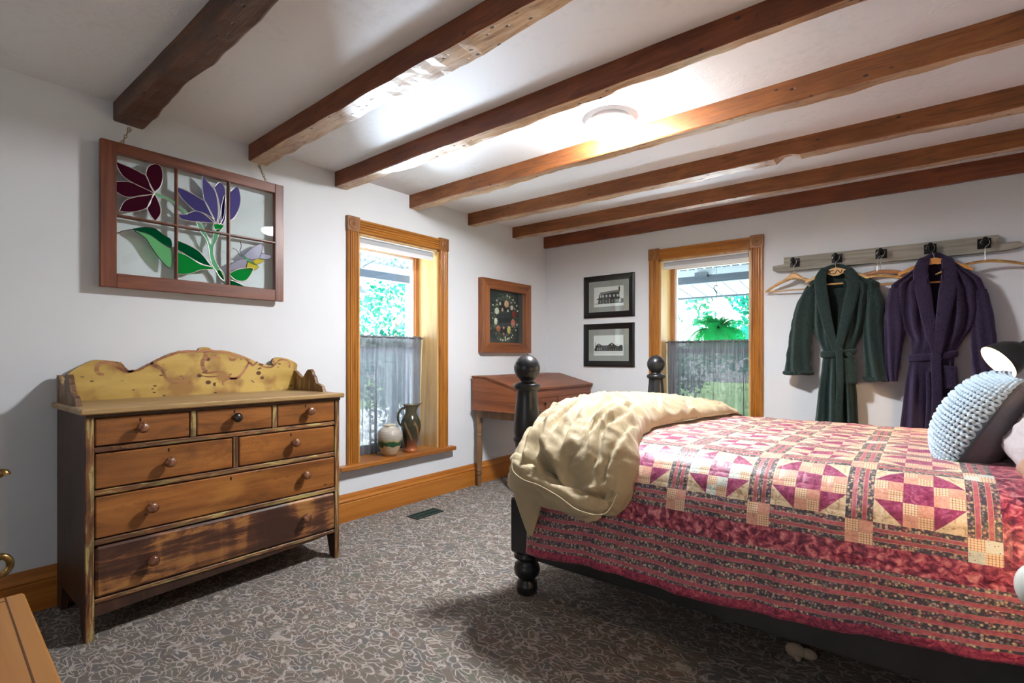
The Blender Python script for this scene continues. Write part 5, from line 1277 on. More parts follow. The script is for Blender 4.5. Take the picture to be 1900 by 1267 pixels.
hanger(0, -0.105, 1.822, 0.215, 0.085, TAN, 'empty curved wooden hanger with a humped neck on the leftmost hook', 0.022, True, 0.014, 0.012, -0.10, text=(None, 0.006, 0.0, 0.012, 0.055))
hanger(2, -0.085, 1.822, 0.225, 0.055, RED, 'reddish wooden hanger behind, on the middle hook', 0, False, 0.017, 0.010, 0.05, hook_y=-0.10)
hanger(2, -0.145, 1.784, 0.200, 0.050, YEL, 'yellow printed wooden hanger in front, on the middle hook', 0, True, 0.011, 0.010, -0.06, xoff=-0.02, text=(None, 0.0055, 0.03, 0.003, 0.075), bar_drop=0.03)
hanger(4, -0.130, 1.826, 0.250, 0.060, YEL, 'long curved yellow wooden hanger with printing on the right hook', 0, False, 0.011, 0.011, 0.03, text=('THE COMPANY LIMITED   TORONTO No 2', 0.0125, 0.035, 0.002, 0.13))

# ------------------------------------------------------------------ bathrobes
def terry(name, a, b_):
    m = new_mat(name, a, 0.95, 0, 0.1); n = tnoise(m, coord(m), 210, 3); n2 = tnoise(m, coord(m), 9, 3)
    base(m, mixc(m, n2, ramp(m, n, [(0.38,tuple(x*0.55 for x in a)),(0.65,b_)]), a)); bump(m, n, 0.9, 0.005)
    bsdf(m).inputs['Sheen Weight'].default_value = 0.35; bsdf(m).inputs['Sheen Roughness'].default_value = 0.5
    bsdf(m).inputs['Sheen Tint'].default_value = (*[min(1,x*9) for x in b_],1); return m
tg = terry('terry_green', (0.014,0.027,0.026), (0.044,0.062,0.057))
tp_ = terry('terry_purple', (0.022,0.015,0.034), (0.062,0.047,0.088))
def robe(hi, mt_, label, secs, slL, slR, yC, hem_z, lap, belt, tails, name_, pocket, hcol, hlabel, hscale, logo=False, inner=None, cuffs=(True,True)):
    """secs: list of (uL,uR,v) outline of the body; sleeves: list of (u,v,half width px)"""
    xh = hookx[hi]
    t = thing('bathrobe', label, 'bathrobe', (xh, yC, hem_z), 'bathrobes hanging on the coat rail')
    S = []
    for uL, uR, v in secs:
        a, c = onY(uL, v, yC), onY(uR, v, yC); S.append(((a.x+c.x)/2, (c.x-a.x)/2, (a.z+c.z)/2))
    zs_ = [s[2] for s in S][::-1]; cx = [s[0] for s in S][::-1]; wx = [s[1] for s in S][::-1]
    zs_ = [hem_z] + zs_; cx = [cx[0]] + cx; wx = [wx[0]*1.06] + wx
    NZ, NA = 90, 96; ztop = zs_[-1]; b = MB()
    lapf = lambda z: interp([q[0] for q in lap['open']], [q[1] for q in lap['open']], z)  # half opening
    lapc = lambda z: interp([q[0] for q in lap['open']], [q[2] for q in lap['open']], z)
    grid = []
    for j in range(NZ+1):
        z = lerp(ztop, hem_z, j/NZ); c_ = interp(zs_, cx, z); w_ = interp(zs_, wx, z)
        dep = interp([hem_z, belt['z']-0.2, belt['z'], belt['z']+0.25, ztop-0.06, ztop], [0.075,0.070,0.052,0.070,0.060,0.035], z)
        row = []
        for k in range(NA):
            a = 2*PI*k/NA; ca, sa = math.cos(a), math.sin(a)
            fr = -sa  # front is -y
            dz = (belt['z']-z)
            fold = 0
            if dz > 0: fold = 0.034*min(1,dz*5)*(math.sin(ca*9+2.1*hi+0.4*math.sin(z*7)) + 0.5*math.sin(ca*17+z*3+hi))
            else:
                # folds running from the shoulders down to the belt
                conv = ca*(1+1.6*(-dz))*6.0
                fold = 0.030*math.sin(conv*2.2+hi*1.7)*min(1,-dz*5)*min(1,(ztop-z)*9)
            x = c_ + w_*math.copysign(abs(ca)**0.85, ca)
            y = yC - (dep+fold)*fr*(1.0) if fr > 0 else yC - dep*0.55*fr
            y += 0.006*fbm((x*14, z*9, hi), 1, 3)
            row.append((x, y, z))
        grid.append(row)
    for r_ in grid: b.v += r_
    for j in range(NZ):
        for k in range(NA):
            x, y, z = grid[j][k]; x2 = grid[j][(k+1)%NA][0]; zz = (z+grid[j+1][k][2])/2; xm = (x+x2)/2
            if y < yC-0.01 and zz > belt['z'] and abs(xm-lapc(zz)) < lapf(zz): continue
            b.f.append((j*NA+k, (j+1)*NA+k, (j+1)*NA+(k+1)%NA, j*NA+(k+1)%NA)); b.m.append(0); b.sm.append(True)
    b.f.append(tuple(range(NZ*NA, NZ*NA+NA))); b.m.append(0); b.sm.append(False)
    o = b.build('body', mt_, t)
    # sleeves
    for si, (sl, cuff) in enumerate(((slL, cuffs[0]), (slR, cuffs[1]))):
        P = []; R_x = []
        for u, v, hwp in sl:
            p = onY(u, v, yC-0.005); q = onY(u+hwp, v, yC-0.005); P.append(p); R_x.append(abs((q-p).x))
        CP = catmull(P, 8); n_ = len(CP); NR = 40; b = MB(); vs = []
        for i, p in enumerate(CP):
            q = i/(n_-1); r = interp([j/(len(R_x)-1) for j in range(len(R_x))], R_x, q); dp = interp([0,0.25,1],[0.035,0.060,0.055],q)
            tt = (CP[min(i+1,n_-1)]-CP[max(i-1,0)]).normalized(); sd = Vector((tt.z,0,-tt.x))*-1
            for k in range(NR):
                a = 2*PI*k/NR; f = 1+0.34*q*math.sin(3*a+1.1*si+hi+q*2)+0.30*math.sin(6*a+q*5+si)*(0.3+q)
                f2 = 1+0.07*fbm((p.z*16+math.cos(a), math.sin(a)*1.5, si+hi*3),1,3)
                vs.append(p + sd*math.cos(a)*r*(1+0.05*math.sin(2*a)) * f2 + Vector((0,-1,0))*math.sin(a)*dp*f*f2)
        b.add(vs, [(i*NR+k, i*NR+(k+1)%NR, (i+1)*NR+(k+1)%NR, (i+1)*NR+k) for i in range(n_-1) for k in range(NR)], 0, True)
        b.add(vs[:NR], [tuple(range(NR))[::-1]]); b.add(vs[-NR:], [tuple(range(NR))])
        so = b.build('sleeve', mt_, t)
        if cuff:
            p = CP[-1]; p0 = CP[-4]; b = MB(); vs = []
            for z_, g in ((0,1.03),(0.2,1.13),(0.5,1.15),(0.85,1.14),(1.0,1.04),(1.02,0.9)):
                c_ = p0.lerp(p+Vector((0,0,-0.004)), z_)
                for k in range(NR):
                    a = 2*PI*k/NR; f = 1+0.20*math.sin(3*a+1.1*si+hi+2)
                    vs.append(c_ + Vector((math.cos(a)*R_x[-1]*g,0,0.004*math.sin(2*a))) + Vector((0,-1,0))*math.sin(a)*0.055*f*g)
            b.add(vs, [(i*NR+k, i*NR+(k+1)%NR, (i+1)*NR+(k+1)%NR, (i+1)*NR+k) for i in range(5) for k in range(NR)], 0, True)
            b.build('cuff', mt_, so)
    # shawl collar
    for pts in lap['rolls']:
        P = [onY(u, v, yC + dy) for u, v, dy, r in pts]; R = [r for u,v,dy,r in pts]
        CP = catmull(P, 8); n_ = len(CP); rr = [interp([j/(len(R)-1) for j in range(len(R))], R, i/(n_-1)) for i in range(n_)]
        MB().tube(CP, rr, 16, flat=[x*0.5 for x in rr], up=(1,0,0.01)).build('collar', mt_, t)
    # belt, knot, tails
    bz = belt['z']; c_ = interp(zs_, cx, bz); w_ = interp(zs_, wx, bz)
    ring = [Vector((c_+(w_+0.008)*math.cos(a), yC-0.062*max(-0.55,-math.sin(a))*1.12 , bz+0.012*math.sin(a*1.0+1)+belt.get('tilt',0)*math.cos(a))) for a in [2*PI*k/32 for k in range(33)]]
    MB().tube(ring, 0.024, 10, flat=0.011, cap=False, up=(0,0,1)).build('belt', mt_, t)
    kn = onY(belt['knot'][0], belt['knot'][1], yC-0.085)
    MB().ball(kn, 0.030, 0, 14, (0.95,0.62,0.95)).build('knot', mt_, t)
    for u0, v0, u1, v1, hwid, dy in tails:
        P = []
        for q in range(13):
            s = q/12; p = onY(lerp(u0,u1,s)+2.0*math.sin(s*4), lerp(v0,v1,s), yC+dy-0.008*math.sin(s*5)); P.append(p)
        MB().tube(P, hwid, 10, flat=0.010, up=(1,0,0)).build('belt_tail', mt_, t)
    if pocket:
        q = [onY(u, v, yC-0.09) for u, v in pocket]
        b = MB(); n1 = 8; vs = []
        for layer in (0, 0.012):
            for i in range(n1+1):
                for j in range(n1+1):
                    p = q[0].lerp(q[1], i/n1).lerp(q[3].lerp(q[2], i/n1), j/n1); p.y += 0.006*math.sin(i*0.9)+layer + 0.012*(i/n1); vs.append(p)
        W = n1+1; fs = [(i*W+j,(i+1)*W+j,(i+1)*W+j+1,i*W+j+1) for i in range(n1) for j in range(n1)]
        M_ = W*W; fs += [tuple(x+M_ for x in f[::-1]) for f in fs]
        rim = [i*W for i in range(n1)]+[n1*W+j for j in range(n1)]+[i*W+n1 for i in range(n1,0,-1)]+[j for j in range(n1,0,-1)]
        fs += [(rim[k], rim[k]+M_, rim[(k+1)%len(rim)]+M_, rim[(k+1)%len(rim)]) for k in range(len(rim))]
        b.add(vs, fs, 0, True); b.build('pocket', mt_, t)
    if inner: inner(t)
    # hanger inside the robe
    h = thing('coat_hanger', hlabel, 'hanger', (xh, yC, 1.78), 'wooden hangers on the coat rail')
    hm_ = hwood(hcol[0], hcol[1]); zt = hscale['top']; hwid = hscale['w']
    xc = onY(hscale['u'], 520, yC).x
    b = MB()
    outl = []
    for k in range(25):
        s = -1+2*k/24; outl.append((xc+hwid*s, zt - hscale['drop']*abs(s)**1.25))
    low = []
    for k in range(25):
        s = 1-2*k/24; low.append((xc+hwid*s, zt - 0.012 - hscale['thk']*math.exp(-(s*hscale.get('k',4.0))**2) - hscale['drop']*1.08*abs(s)**0.95 + hscale['thk']*0.0))
    low[0] = (low[0][0]-0.005, low[0][1]); low[-1] = (low[-1][0]+0.005, low[-1][1])
    b.prism(outl+low, (0,yC-0.028,0), (1,0,0), (0,0,1), (0,0.018,0)); b.build('shoulder_bow', hm_, h)
    MB().tube([(xc-hwid*0.9,yC-0.018,hscale['bar']),(xc+hwid*0.9,yC-0.018,hscale['bar'])], 0.0065, 8).build('trouser_bar', hm_, h)
    zh = 1.952; hy = -0.118
    wp_ = [(xc,yC-0.02,zt-0.01),(xc,yC-0.02,zt+0.012),(lerp(xc,xh,0.5),lerp(yC-0.02,hy,0.5),zh-0.042),(xh+0.018,hy,zh-0.022),(xh+0.021,hy,zh),(xh+0.010,hy,zh+0.013),(xh-0.008,hy,zh+0.013),(xh-0.020,hy,zh+0.002),(xh-0.023,hy,zh-0.012)]
    MB().tube(catmull(wp_, 6), 0.0021, 6).build('wire_hook', wire, h)
    if logo:
        yl = yC-0.0292; cx_, cz = xc, zt-0.034; k = 0.0145
        pth = [(-1.05,0.80),(-2.2,0.80),(-2.75,0.55),(-3.0,0.0),(-2.75,-0.55),(-2.2,-0.80),(-0.6,-0.80),(-0.2,-0.55),(0.0,0.0),(0.2,0.55),(0.6,0.80),(1.0,0.62),(1.9,-0.55),(2.3,-0.72),(2.6,-0.3),(2.75,0.85)]
        P = catmull([(cx_+a*k*0.92+0.004, yl, cz+c*k*0.95+0.002*a*0.3) for a, c in pth], 5)
        MB().tube(P, 0.0031, 6, flat=0.0006, up=(0,0,1)).build('logo', ink, h)
def tag_green(t):
    p = onY(1547, 536, -0.075); MB().box((p.x-0.011,p.y-0.002,p.z-0.013),(p.x+0.011,p.y+0.0,p.z+0.013)).build('care_label', new_mat('label_blue', (0.14,0.16,0.42), 0.6), t)
    MB().box((p.x-0.007,p.y-0.0026,p.z-0.002),(p.x+0.007,p.y-0.002,p.z+0.007)).build('care_label_patch', new_mat('label_white', (0.5,0.55,0.75), 0.6), t)
YC = -0.115
gz = lambda u, v: onY(u, v, YC).z
gx_ = lambda u, v=600: onY(u, v, YC).x
robe(1, tg, 'dark green terry bathrobe with a tied belt on a hanger with a logo',
     [(1530,1578,503),(1512,1600,514),(1494,1632,529),(1494,1632,545),(1500,1622,570),(1506,1612,600),(1514,1598,625),(1526,1586,648),(1527,1583,660),(1524,1586,690),(1518,1590,730),(1514,1592,770),(1510,1594,800)],
     [(1507,536,12),(1497,565,19),(1489,600,21),(1484,640,22),(1481,672,24),(1481,694,26)], [(1618,536,13),(1623,565,18),(1620,600,19),(1621,640,20),(1624,680,21),(1626,706,23)],
     YC, 0.60, {'open': [(gz(1550,650),0.004,gx_(1553)),(gz(1550,600),0.030,gx_(1551)),(gz(1550,545),0.050,gx_(1549)),(gz(1550,503),0.062,gx_(1551))],
     'rolls': [[(1531,500,-0.035,0.030),(1522,520,-0.058,0.040),(1527,560,-0.075,0.042),(1537,605,-0.082,0.034),(1551,652,-0.075,0.020)], [(1573,500,-0.035,0.030),(1584,522,-0.058,0.040),(1577,560,-0.078,0.042),(1566,605,-0.086,0.034),(1553,655,-0.080,0.020)], [(1528,502,0.0,0.028),(1540,496,0.025,0.024),(1552,494,0.03,0.022),(1564,496,0.025,0.024),(1576,502,0.0,0.028)]]},
     {'z': gz(1555,655), 'knot': (1557,652), 'tilt': 0.0}, [(1557,652,1556,800,0.023,-0.100),(1572,655,1583,672,0.014,-0.085)], 'g', [(1565,664),(1588,668),(1590,712),(1566,712)], YEL,
     'light wooden hanger with a stamped railway logo inside the green robe', {'top': gz(1550,497), 'w': 0.20, 'drop': 0.085, 'thk': 0.050, 'u': 1551, 'bar': gz(1550,527), 'k': 5.0}, True, tag_green, (True, True))
robe(3, tp_, 'dark purple terry bathrobe with a tied belt beside the bedside lamp',
     [(1714,1756,482),(1698,1782,494),(1654,1820,522),(1652,1828,540),(1662,1822,580),(1676,1806,610),(1690,1788,630),(1690,1772,655),(1686,1770,675),(1680,1778,710),(1674,1784,760),(1668,1790,810)],
     [(1664,535,13),(1660,570,18),(1660,610,21),(1657,650,17),(1655,690,12),(1655,707,11)], [(1816,538,14),(1822,575,19),(1824,620,24),(1828,670,26),(1832,705,27),(1835,720,27)],
     YC-0.005, 0.58, {'open': [(gz(1730,655),0.004,gx_(1737)),(gz(1730,600),0.022,gx_(1735)),(gz(1730,545),0.036,gx_(1734)),(gz(1730,482),0.040,gx_(1735))],
     'rolls': [[(1716,480,-0.035,0.030),(1708,505,-0.058,0.042),(1714,545,-0.075,0.044),(1724,600,-0.084,0.036),(1737,658,-0.078,0.020)], [(1756,480,-0.035,0.030),(1762,505,-0.058,0.042),(1757,545,-0.078,0.046),(1748,600,-0.088,0.036),(1739,660,-0.082,0.020)], [(1713,484,0.0,0.028),(1724,477,0.025,0.024),(1735,474,0.03,0.022),(1747,477,0.025,0.024),(1758,484,0.0,0.028)]]},
     {'z': gz(1735,660), 'knot': (1737,662), 'tilt': 0.006}, [(1736,662,1738,810,0.028,-0.100),(1722,690,1720,810,0.012,-0.085)], 'p', [(1749,678),(1776,680),(1778,720),(1750,722)], ORA,
     'orange-brown wooden hanger inside the purple robe', {'top': gz(1735,479), 'w': 0.20, 'drop': 0.090, 'thk': 0.030, 'u': 1733, 'bar': gz(1735,524), 'k': 5.0}, False, None, (False, True))

# ------------------------------------------------------------------ bedside lamps and stands
def lamp(head, direc, R_, base_p, label, power, em_s, neck_mid):
    t = thing('reading_lamp', label, 'lamp', base_p)
    hd = Vector(head); d = Vector(direc).normalized(); L0 = R_*1.35
    sh = new_mat('lamp_black', (0.018,0.018,0.020), 0.38, 0.2)
    prof = [(R_,0),(R_*0.99,-0.01),(R_*0.93,-L0*0.30),(R_*0.80,-L0*0.62),(R_*0.55,-L0*0.9),(R_*0.32,-L0*1.0),(R_*0.30,-L0*1.25),(0.0001,-L0*1.26)]
    inn = [(R_,0),(R_*0.985,-0.003),(R_*0.90,-L0*0.30),(R_*0.77,-L0*0.61),(R_*0.50,-L0*0.87),(0.0001,-L0*0.93)]
    b = MB(); b.lathe(prof, hd, 36, 0, d, cap=False); b.build('lamp_shade', sh, t)
    refl = new_mat('lamp_white_inside', (0.85,0.83,0.78), 0.5)
    b = MB(); b.lathe(inn, hd, 36, 0, d, cap=False); b.f = [f[::-1] for f in b.f]; b.build('shade_lining', refl, t)
    em = bpy.data.materials.new('lamp_bulb'); em.use_nodes = True; nt = em.node_tree; nt.nodes.clear()
    e = nt.nodes.new('ShaderNodeEmission'); e.inputs[0].default_value = (1.0,0.62,0.30,1); e.inputs[1].default_value = em_s; o_ = nt.nodes.new('ShaderNodeOutputMaterial'); nt.links.new(e.outputs[0], o_.inputs[0])
    b = MB(); b.ball(hd - d*R_*0.50, R_*0.48, 0, 20); b.build('bulb', em, t)
    bp_ = Vector(base_p); nk = [hd - d*L0*1.2, hd - d*L0*1.6] + [Vector(p) for p in neck_mid] + [bp_+Vector((0,0,0.02))]
    MB().tube(catmull(nk, 6), 0.007, 8).build('neck', sh, t)
    MB().lathe([(0.075,0),(0.075,0.012),(0.02,0.024),(0.0001,0.026)], bp_, 28).build('base', sh, t)
    if power:
        ld = bpy.data.lights.new('lamp_bulb_light', 'SPOT'); ld.energy = power; ld.color = (1.0,0.62,0.32); ld.spot_size = math.radians(168); ld.spot_blend = 0.12; ld.shadow_soft_size = R_*0.35
        lo = bpy.data.objects.new('lamp_bulb_light', ld); COL.objects.link(lo); lo.location = hd + d*0.01 - Vector((0,0,0)); lo.rotation_euler = d.to_track_quat('-Z','Y').to_euler(); lo['_w'] = tuple(lo.location)
        lo.parent = t; lo.location = lo.location - Vector(base_p)
stand_m = wood('nightstand_wood', (0.05,0.022,0.010), (0.12,0.055,0.025), (0.18,0.09,0.04), 'y', 14, 0.4)
def nightstand(x0, x1, y0, y1, zt, label):
    t = thing('nightstand', label, 'nightstand', ((x0+x1)/2,(y0+y1)/2,0))
    MB().box((x0,y0,zt-0.025),(x1,y1,zt), bev=0.004).build('top', stand_m, t)
    MB().box((x0+0.02,y0+0.02,zt-0.16),(x1-0.02,y1-0.02,zt-0.025)).build('drawer_box', stand_m, t)
    for a in (x0+0.035, x1-0.035):
        for c in (y0+0.035, y1-0.035): MB().box((a-0.018,c-0.018,0),(a+0.018,c+0.018,zt-0.16)).build('leg', stand_m, t)
nightstand(3.98, 4.38, -0.86, -0.42, 0.70, 'dark nightstand between the bed and the far wall under the lit reading lamp')
nightstand(3.66, 4.08, -3.42, -2.96, 0.58, 'dark nightstand beside the near side of the bed')
hpos = onY(1852, 672, -0.98)
lamp(hpos, (-0.74,-0.34,-0.56), 0.098, (4.16,-0.66,0.70), 'black bell reading lamp glowing in front of the purple robe', 22, 18, [(3.98,-0.74,1.18),(4.12,-0.67,1.0)])
lamp((3.74,-3.12,0.93), (-0.86,0.10,-0.32), 0.065, (3.90,-3.24,0.58), 'black bell reading lamp on the near nightstand beside the white globe', 15, 10, [(3.92,-3.16,1.02),(3.93,-3.24,0.85)])
wc = new_mat('white_ceramic', (0.72,0.76,0.72), 0.25)
b = MB(); gc = Vector((3.484,-3.0,0.58))
b2 = onY(1912, 1088, -3.0)
b.ball((b2.x+0.020,-3.0,b2.z), 0.052, 0, 32, (0.93,0.93,1.12))
b.build('white_knob', wc, label='white round ceramic knob just inside the right edge in front of the quilt', cat='knob')
# the armchair-like stand that carries the knob
b3x = b2.x+0.020
MB().lathe([(0.022,0.0),(0.022,0.02),(0.014,0.04),(0.014,b2.z-0.08),(0.020,b2.z-0.060),(0.0001,b2.z-0.057)], (b3x,-3.0,0.0), 20).build('knob_post', wc, label='white post under the round ceramic knob at the right edge', cat='post')
# pale toy lying under the bed
tm = new_mat('pale_plush', (0.42,0.33,0.24), 0.95); b = MB(); c = Vector((2.87,-2.385,0.03))
b.ball(c, 0.032, 0, 14, (1.15,0.8,0.9)); b.ball(c+Vector((0.045,0.01,-0.004)), 0.026, 0, 12, (1.2,0.8,0.8)); b.ball(c+Vector((0.012,-0.022,-0.018)), 0.012, 0, 10)
b.build('plush_slipper', tm, label='small pale fuzzy thing lying on the carpet under the bed', cat='slipper')

# ------------------------------------------------------------------ foreground: wooden chest and brass scrolls
cm_ = wood('chest_honey_wood', (0.30,0.12,0.028), (0.42,0.19,0.050), (0.48,0.23,0.065), 'x', 6, 0.40, 0.5, 0.08, 0.5)
cz = 0.46; pA = Vector((1.067,-4.383)); 
t = thing('blanket_chest', 'honey brown wooden chest with a moulded lid at the lower left corner', 'chest', (1.066,-4.383,0))
t.rotation_euler = (0,0,-0.040)
ye = -4.383
MB().box((1.066,-5.0,cz-0.03),(2.05,ye,cz), bev=0.006).build('lid', cm_, t)
b = MB(); b.box((1.075,ye-0.045,cz-0.001),(1.98,ye-0.041,cz+0.0008)); b.box((1.105,-4.98,cz-0.001),(1.109,ye-0.045,cz+0.0008)); b.build('lid_groove', new_mat('groove_dark',(0.10,0.035,0.01),0.6), t)
MB().box((1.09,-4.98,0.05),(1.995,ye-0.025,cz-0.03), bev=0.003).build('body', cm_, t)
MB().box((1.08,-4.99,0.0),(2.005,ye-0.015,0.06), bev=0.004).build('plinth', cm_, t)
brass = new_mat('aged_brass', (0.30,0.185,0.055), 0.28, 0.9)
base(brass, ramp(brass, tnoise(brass, coord(brass), 30, 3), [(0.35,(0.09,0.05,0.02)),(0.65,(0.40,0.26,0.09))]))
t = thing('brass_rack', 'brass rack whose curled arms reach in at the left edge', 'rack', (0.60,-4.46,0))
X_ = 0.60
MB().tube([(X_,-4.50,0.0),(X_,-4.50,0.98)], 0.013, 12).build('upright', brass, t)
MB().lathe([(0.13,0),(0.13,0.012),(0.03,0.03),(0.0001,0.032)], (X_,-4.50,0), 28).build('foot', brass, t)
pU = onX(17, 878, X_); pL = onX(16, 1050, X_)
def arm(p, r, sgn): 
    P = [(X_,-4.50,p.z-0.005), (X_,-4.44,p.z+0.004), (X_, p.y-0.020, p.z+0.004), (X_, p.y-0.012, p.z-0.004)]
    MB().tube(catmull(P, 8), 0.017, 14).build('arm', brass, t)
arm(pU, 0.012, 1)
c = onX(-2, 1050, X_)
P = [(X_,-4.50,c.z+0.05)] + [(X_, c.y+0.030*math.cos(a), c.z+0.034*math.sin(a)) for a in [math.radians(d) for d in (110,80,50,20,-10,-40,-70,-100,-140)]] + [(X_,-4.47,c.z-0.03)]
MB().tube(catmull(P, 6), 0.012, 12).build('scroll', brass, t)

# ------------------------------------------------------------------ outdoors
grass_m = new_mat('lawn', (0.22,0.34,0.12), 0.95, 0, 0.1)
base(grass_m, ramp(grass_m, tnoise(grass_m, coord(grass_m), 1.2, 5), [(0.35,(0.16,0.28,0.09)),(0.65,(0.34,0.44,0.20))]))
MB().box((-26,-14,-0.5),(12,26,-0.32)).build('lawn', grass_m, kind='structure')
pat = new_mat('pale_patio', (0.74,0.73,0.70), 0.9, 0, 0.1)
b = MB(); b.box((-9.0,-11,-0.45),(-TK,TK+0.0,-0.30)); b.box((-9.0,TK,-0.45),(6.0,6.5,-0.30)); b.build('patio', pat, kind='structure')
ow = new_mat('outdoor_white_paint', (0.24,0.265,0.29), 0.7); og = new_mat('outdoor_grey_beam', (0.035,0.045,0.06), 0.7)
def porch(tr, a0, a1, dd, label):
    t = thing('porch', label, 'porch', tr((a0+a1)/2, -dd, -0.3))
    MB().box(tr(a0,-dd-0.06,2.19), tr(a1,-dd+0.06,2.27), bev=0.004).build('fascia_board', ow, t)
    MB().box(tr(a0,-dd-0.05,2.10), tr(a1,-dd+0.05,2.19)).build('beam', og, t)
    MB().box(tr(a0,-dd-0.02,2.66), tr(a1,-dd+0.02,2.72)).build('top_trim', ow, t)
    for lay, sg in ((0,1),(1,-1)):
        x = a0-0.5; k_ = 0
        while x < a1:
            aa, bb = (x, x+0.42) if sg > 0 else (x+0.42, x)
            if max(a0,min(aa,bb)) <= min(a1,max(aa,bb)) and min(aa,bb) >= a0-0.01 and max(aa,bb) <= a1+0.01:
                wv = 0.026; off = -dd + (0.006 if lay else -0.006)
                b = MB(); y_ = 1
                P = [tr(aa-wv,off,2.27), tr(aa+wv,off,2.27), tr(bb+wv,off,2.68), tr(bb-wv,off,2.68)]
                Q = [tr(aa-wv,off-0.008,2.27), tr(aa+wv,off-0.008,2.27), tr(bb+wv,off-0.008,2.68), tr(bb-wv,off-0.008,2.68)]
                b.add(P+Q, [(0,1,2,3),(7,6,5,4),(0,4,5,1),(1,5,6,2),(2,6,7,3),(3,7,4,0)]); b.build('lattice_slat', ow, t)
            x += 0.105
    return t
pl = porch(trL, -3.4, 0.6, 1.75, 'white porch lattice and grey beam outside the left window')
pf = porch(trF, -0.6, 3.4, 1.75, 'white porch lattice and grey beam outside the far window')
for tr, t, a in ((trL, pl, -0.47), (trF, pf, -0.5), (trF, pf, 3.3)):
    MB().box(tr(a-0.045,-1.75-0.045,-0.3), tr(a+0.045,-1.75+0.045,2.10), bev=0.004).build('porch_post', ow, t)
MB().box((1.07,1.66,2.165),(1.22,1.84,2.225)).build('bracket', og, pf)
# porch roofs
b = MB(); b.prism([(-0.3,2.80),(-0.3,2.86),(-2.15,2.76),(-2.15,2.72)], (0,-3.8,0), (1,0,0), (0,0,1), (0,4.6,0)); b.build('porch_roof', ow, kind='structure')
b = MB(); b.prism([(0.3,2.80),(0.3,2.86),(2.15,2.76),(2.15,2.72)], (-0.9,0,0), (0,1,0), (0,0,1), (4.6,0,0)); b.build('porch_roof', ow, kind='structure')
# outer ribbed eave beyond the far porch beam
t = thing('ribbed_eave', 'white ribbed metal eave beyond the far window', 'eave', (1.2,2.7,2.02))
dk_s = new_mat('seam_dark', (0.03,0.05,0.06), 0.6)
for k in range(22):
    x = -1.2+k*0.215
    b = MB(); b.add([(x,1.95,2.27),(x+0.205,1.95,2.27),(x+0.205,3.2,2.10),(x,3.2,2.10),(x,1.95,2.285),(x+0.205,1.95,2.285),(x+0.205,3.2,2.115),(x,3.2,2.115)], [(0,3,2,1),(4,5,6,7),(0,1,5,4),(1,2,6,5),(2,3,7,6),(3,0,4,7)]); b.build('panel', ow, t)
    MB().tube([(x+0.21,1.95,2.268),(x+0.21,3.2,2.098)], 0.008, 6).build('seam', dk_s, t)
MB().box((-1.2,3.19,2.075),(3.5,3.22,2.105)).build('drip_edge', dk_s, t)
for x in (-1.16, 3.44): MB().box((x-0.04,3.08,-0.30),(x+0.04,3.16,2.11)).build('eave_post', ow, t)
# hanging lamp outside the left window
t = thing('porch_pendant', 'small grey bell shaped pendant hanging outside the left window', 'lamp', onX(672,545,-1.5)); c = onX(669,545,-1.5)
b = MB(); b.lathe([(0.085,0),(0.060,0.022),(0.020,0.055),(0.012,0.085),(0.0001,0.09)], c, 24); b.build('bell_shade', new_mat('pendant_grey',(0.16,0.19,0.22),0.5), t)
MB().tube([c+Vector((0,0,0.085)), (c.x,c.y,2.72)], 0.003, 6).build('cord', dk_s, t)
MB().tube(catmull([onX(668,500,-1.70), onX(682,490,-1.68), onX(700,482,-1.68), onX(722,470,-1.70)],5), 0.004, 6).build('porch_wire', dk_s, pl)
# fern
def leafmat(name, c, tr_=0.4):
    m = bpy.data.materials.new(name); m.use_nodes = True; nt = m.node_tree; nt.nodes.clear(); out = nt.nodes.new('ShaderNodeOutputMaterial')
    d = nt.nodes.new('ShaderNodeBsdfDiffuse'); tl = nt.nodes.new('ShaderNodeBsdfTranslucent'); mx = nt.nodes.new('ShaderNodeMixShader'); mx.inputs[0].default_value = tr_
    col = ramp(m, tnoise(m, coord(m), 5, 3), [(0.3, tuple(x*0.55 for x in c)), (0.7, c)])
    L(m, col, d.inputs[0]); L(m, col, tl.inputs[0]); L(m, d.outputs[0], mx.inputs[1]); L(m, tl.outputs[0], mx.inputs[2]); L(m, mx.outputs[0], out.inputs[0]); return m
fern_m = leafmat('fern_green', (0.01,0.30,0.07), 0.5)
FC = onY(1330, 612, 1.35)
t = thing('hanging_fern', 'lush green fern in a basket hanging outside the far window', 'plant', FC)
rng = random.Random(11)
protos = []
def frond_mesh(ln, droop):
    b = MB(); n = 30; P = []
    for i in range(n+1):
        s = i/n; P.append(Vector((ln*s*(1-0.25*droop*s), 0, ln*(0.55*s - (0.45+droop)*s*s))))
    b.tube(P, [0.0022*(1-0.7*i/n) for i in range(n+1)], 4)
    for i in range(2, n):
        s = i/n; l_ = 0.060*math.sin(PI*(0.12+0.86*s))**0.8; d = (P[i+1]-P[i-1]).normalized()
        for sg in (-1,1):
            a = P[i]; tip = a + Vector((d.x*0.35, sg, -0.18)).normalized()*l_; w_ = d*0.0085
            b.add([a-w_*0.7, a+w_*0.7, tip+w_*0.5, tip-w_*0.2], [(0,1,2,3)])
    return b
for k in range(4):
    fb = frond_mesh(0.34+0.03*k, 0.25+0.22*k); fb.v = [(p[0]+FC.x, p[1]+FC.y, p[2]+FC.z) for p in fb.v]; o = fb.build('frond', fern_m, t); protos.append(o)
import itertools
k = 0
